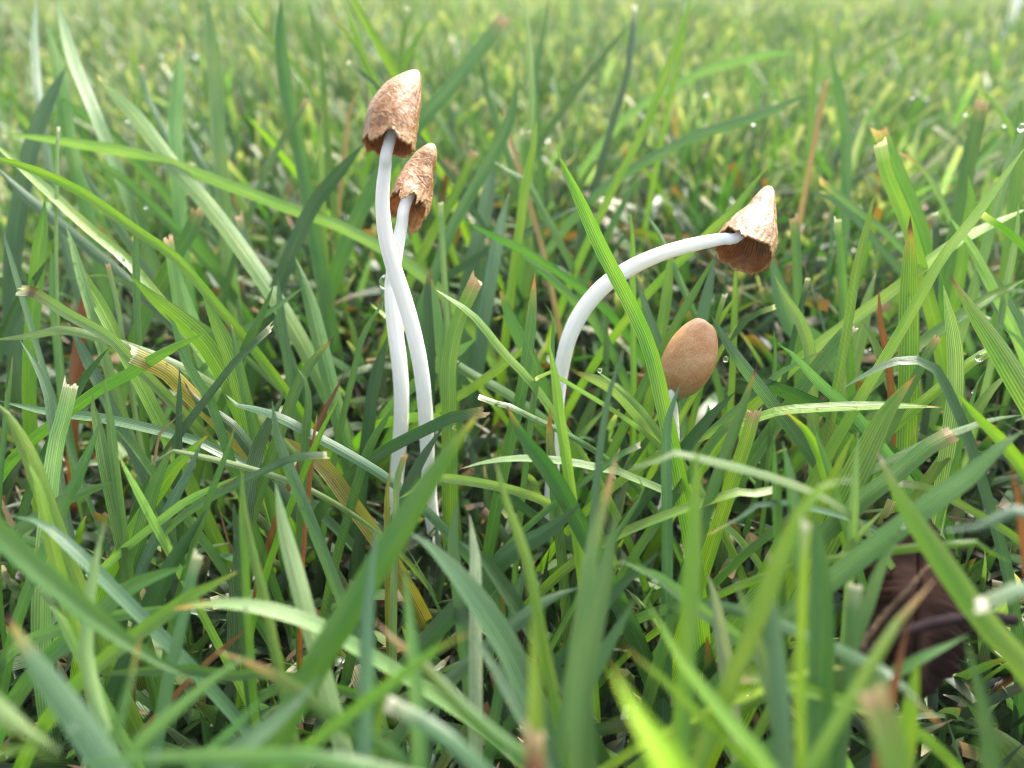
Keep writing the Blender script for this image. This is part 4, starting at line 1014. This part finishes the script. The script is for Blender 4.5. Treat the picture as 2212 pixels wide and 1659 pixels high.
for (a, b, u, v, d, r) in ((0,0,1045,360,2.6,11),(0,0,1270,362,2.5,15),(2,0,1490,630,2.1,9),(2,0,1836,740,1.9,10),(2,0,2085,812,1.7,10),
                           (2,0,460,800,1.7,14),(2,0,155,612,2.2,12),(0,0,825,780,1.9,14),(0,0,945,1340,1.5,14)):
    drop(*TX(a, b, u, v), d, r, 'out-of-focus dew drop on the lawn behind the mushrooms', 1.0, 'dew drops out on the lawn')
for (a, b, u, v, d, r, lb) in ((0,2,1590,628,0.70,20,'clear dew drop on the pale arching blade with an orange point'),(0,2,485,1390,0.575,26,'dew drop on the broad bluish blade with a blackened point'),
        (0,2,1915,1250,0.585,24,'dew drop on a broad bluish-green blade without a withered point'),(0,2,1010,1570,0.53,26,'dew drop resting on a blade that lies low and flat'),
        (1,2,1080,1555,0.585,22,'dew drop near the root of the straw-ended blade'),(2,2,1245,1035,0.60,22,'dew drop at the foot of the tan-ended blade by the twig')):
    drop(*TX(a, b, u, v), d, r, lb, 1.0, 'dew drops on the front blades')
def beads():
    """fine dew beaded over some leaf surfaces"""
    bm = bmesh.new(); bmesh.ops.create_icosphere(bm, subdivisions=1, radius=1.0)
    bv = np.array([v.co[:] for v in bm.verts]); bf = np.array([[v.index for v in f.verts] for f in bm.faces]); bm.free()
    V, F, off = [], [], 0
    for k, (S, o) in SURF.items():
        if k % 3 and k not in (): continue
        d = (S[15, 2] - CAM) @ FW
        if d > 1.35: continue
        for q in range(int(rng.integers(14, 60))):
            i = rng.integers(8, S.shape[0] - 1); j = rng.uniform(0.3, 3.7); j0 = int(j); f = j - j0
            p = S[i, j0] * (1 - f) + S[i, j0 + 1] * f + (S[min(i + 1, len(S) - 1), j0] - S[i, j0]) * rng.random()
            nrm = norm(np.cross(S[i, -1] - S[i, 0], S[i - 1, 2] - S[i, 2])); nrm = nrm if nrm @ (CAM - p) > 0 else -nrm
            r = rng.uniform(0.0006, 0.0017) if rng.random() < 0.88 else rng.uniform(0.002, 0.0034)
            V.append(bv * r * 1.0 + p + nrm * r * 0.55); F.append(bf + off); off += len(bv)
    o = build('dew', np.vstack(V), np.concatenate(F), M_WATER); tag(o, 'fine dew beaded over the grass blades', 'dew', kind='stuff')
beads()
print('blades', N_HERO)

# ------------------------------------------------------------------ added volume, a pale veil over the far lawn
def added_veil():
    x0, x1, y0, y1, z0, z1 = -405, 405, -65, 905, -1.2, 1.5
    V = np.array([(x, y, z) for x in (x0, x1) for y in (y0, y1) for z in (z0, z1)])
    F = np.array([(0, 1, 3, 2), (4, 6, 7, 5), (0, 4, 5, 1), (2, 3, 7, 6), (0, 2, 6, 4), (1, 5, 7, 3)])
    m, t = new_mat('added_veil'); g = N(t)
    v = g.n('ShaderNodeVolumePrincipled'); v.inputs['Color'].default_value = (0.92, 0.95, 0.97, 1); v.inputs['Density'].default_value = VEIL; v.inputs['Anisotropy'].default_value = 0.2
    o = g.n('ShaderNodeOutputMaterial'); g.l(v.outputs[0], o.inputs['Volume'])
    ob = build('added_veil', V, F, m, smooth=False); tag(ob, 'added volume veiling the far lawn in pale glare', 'added_veil', kind='stuff')
VEIL = 0.0035
added_veil()
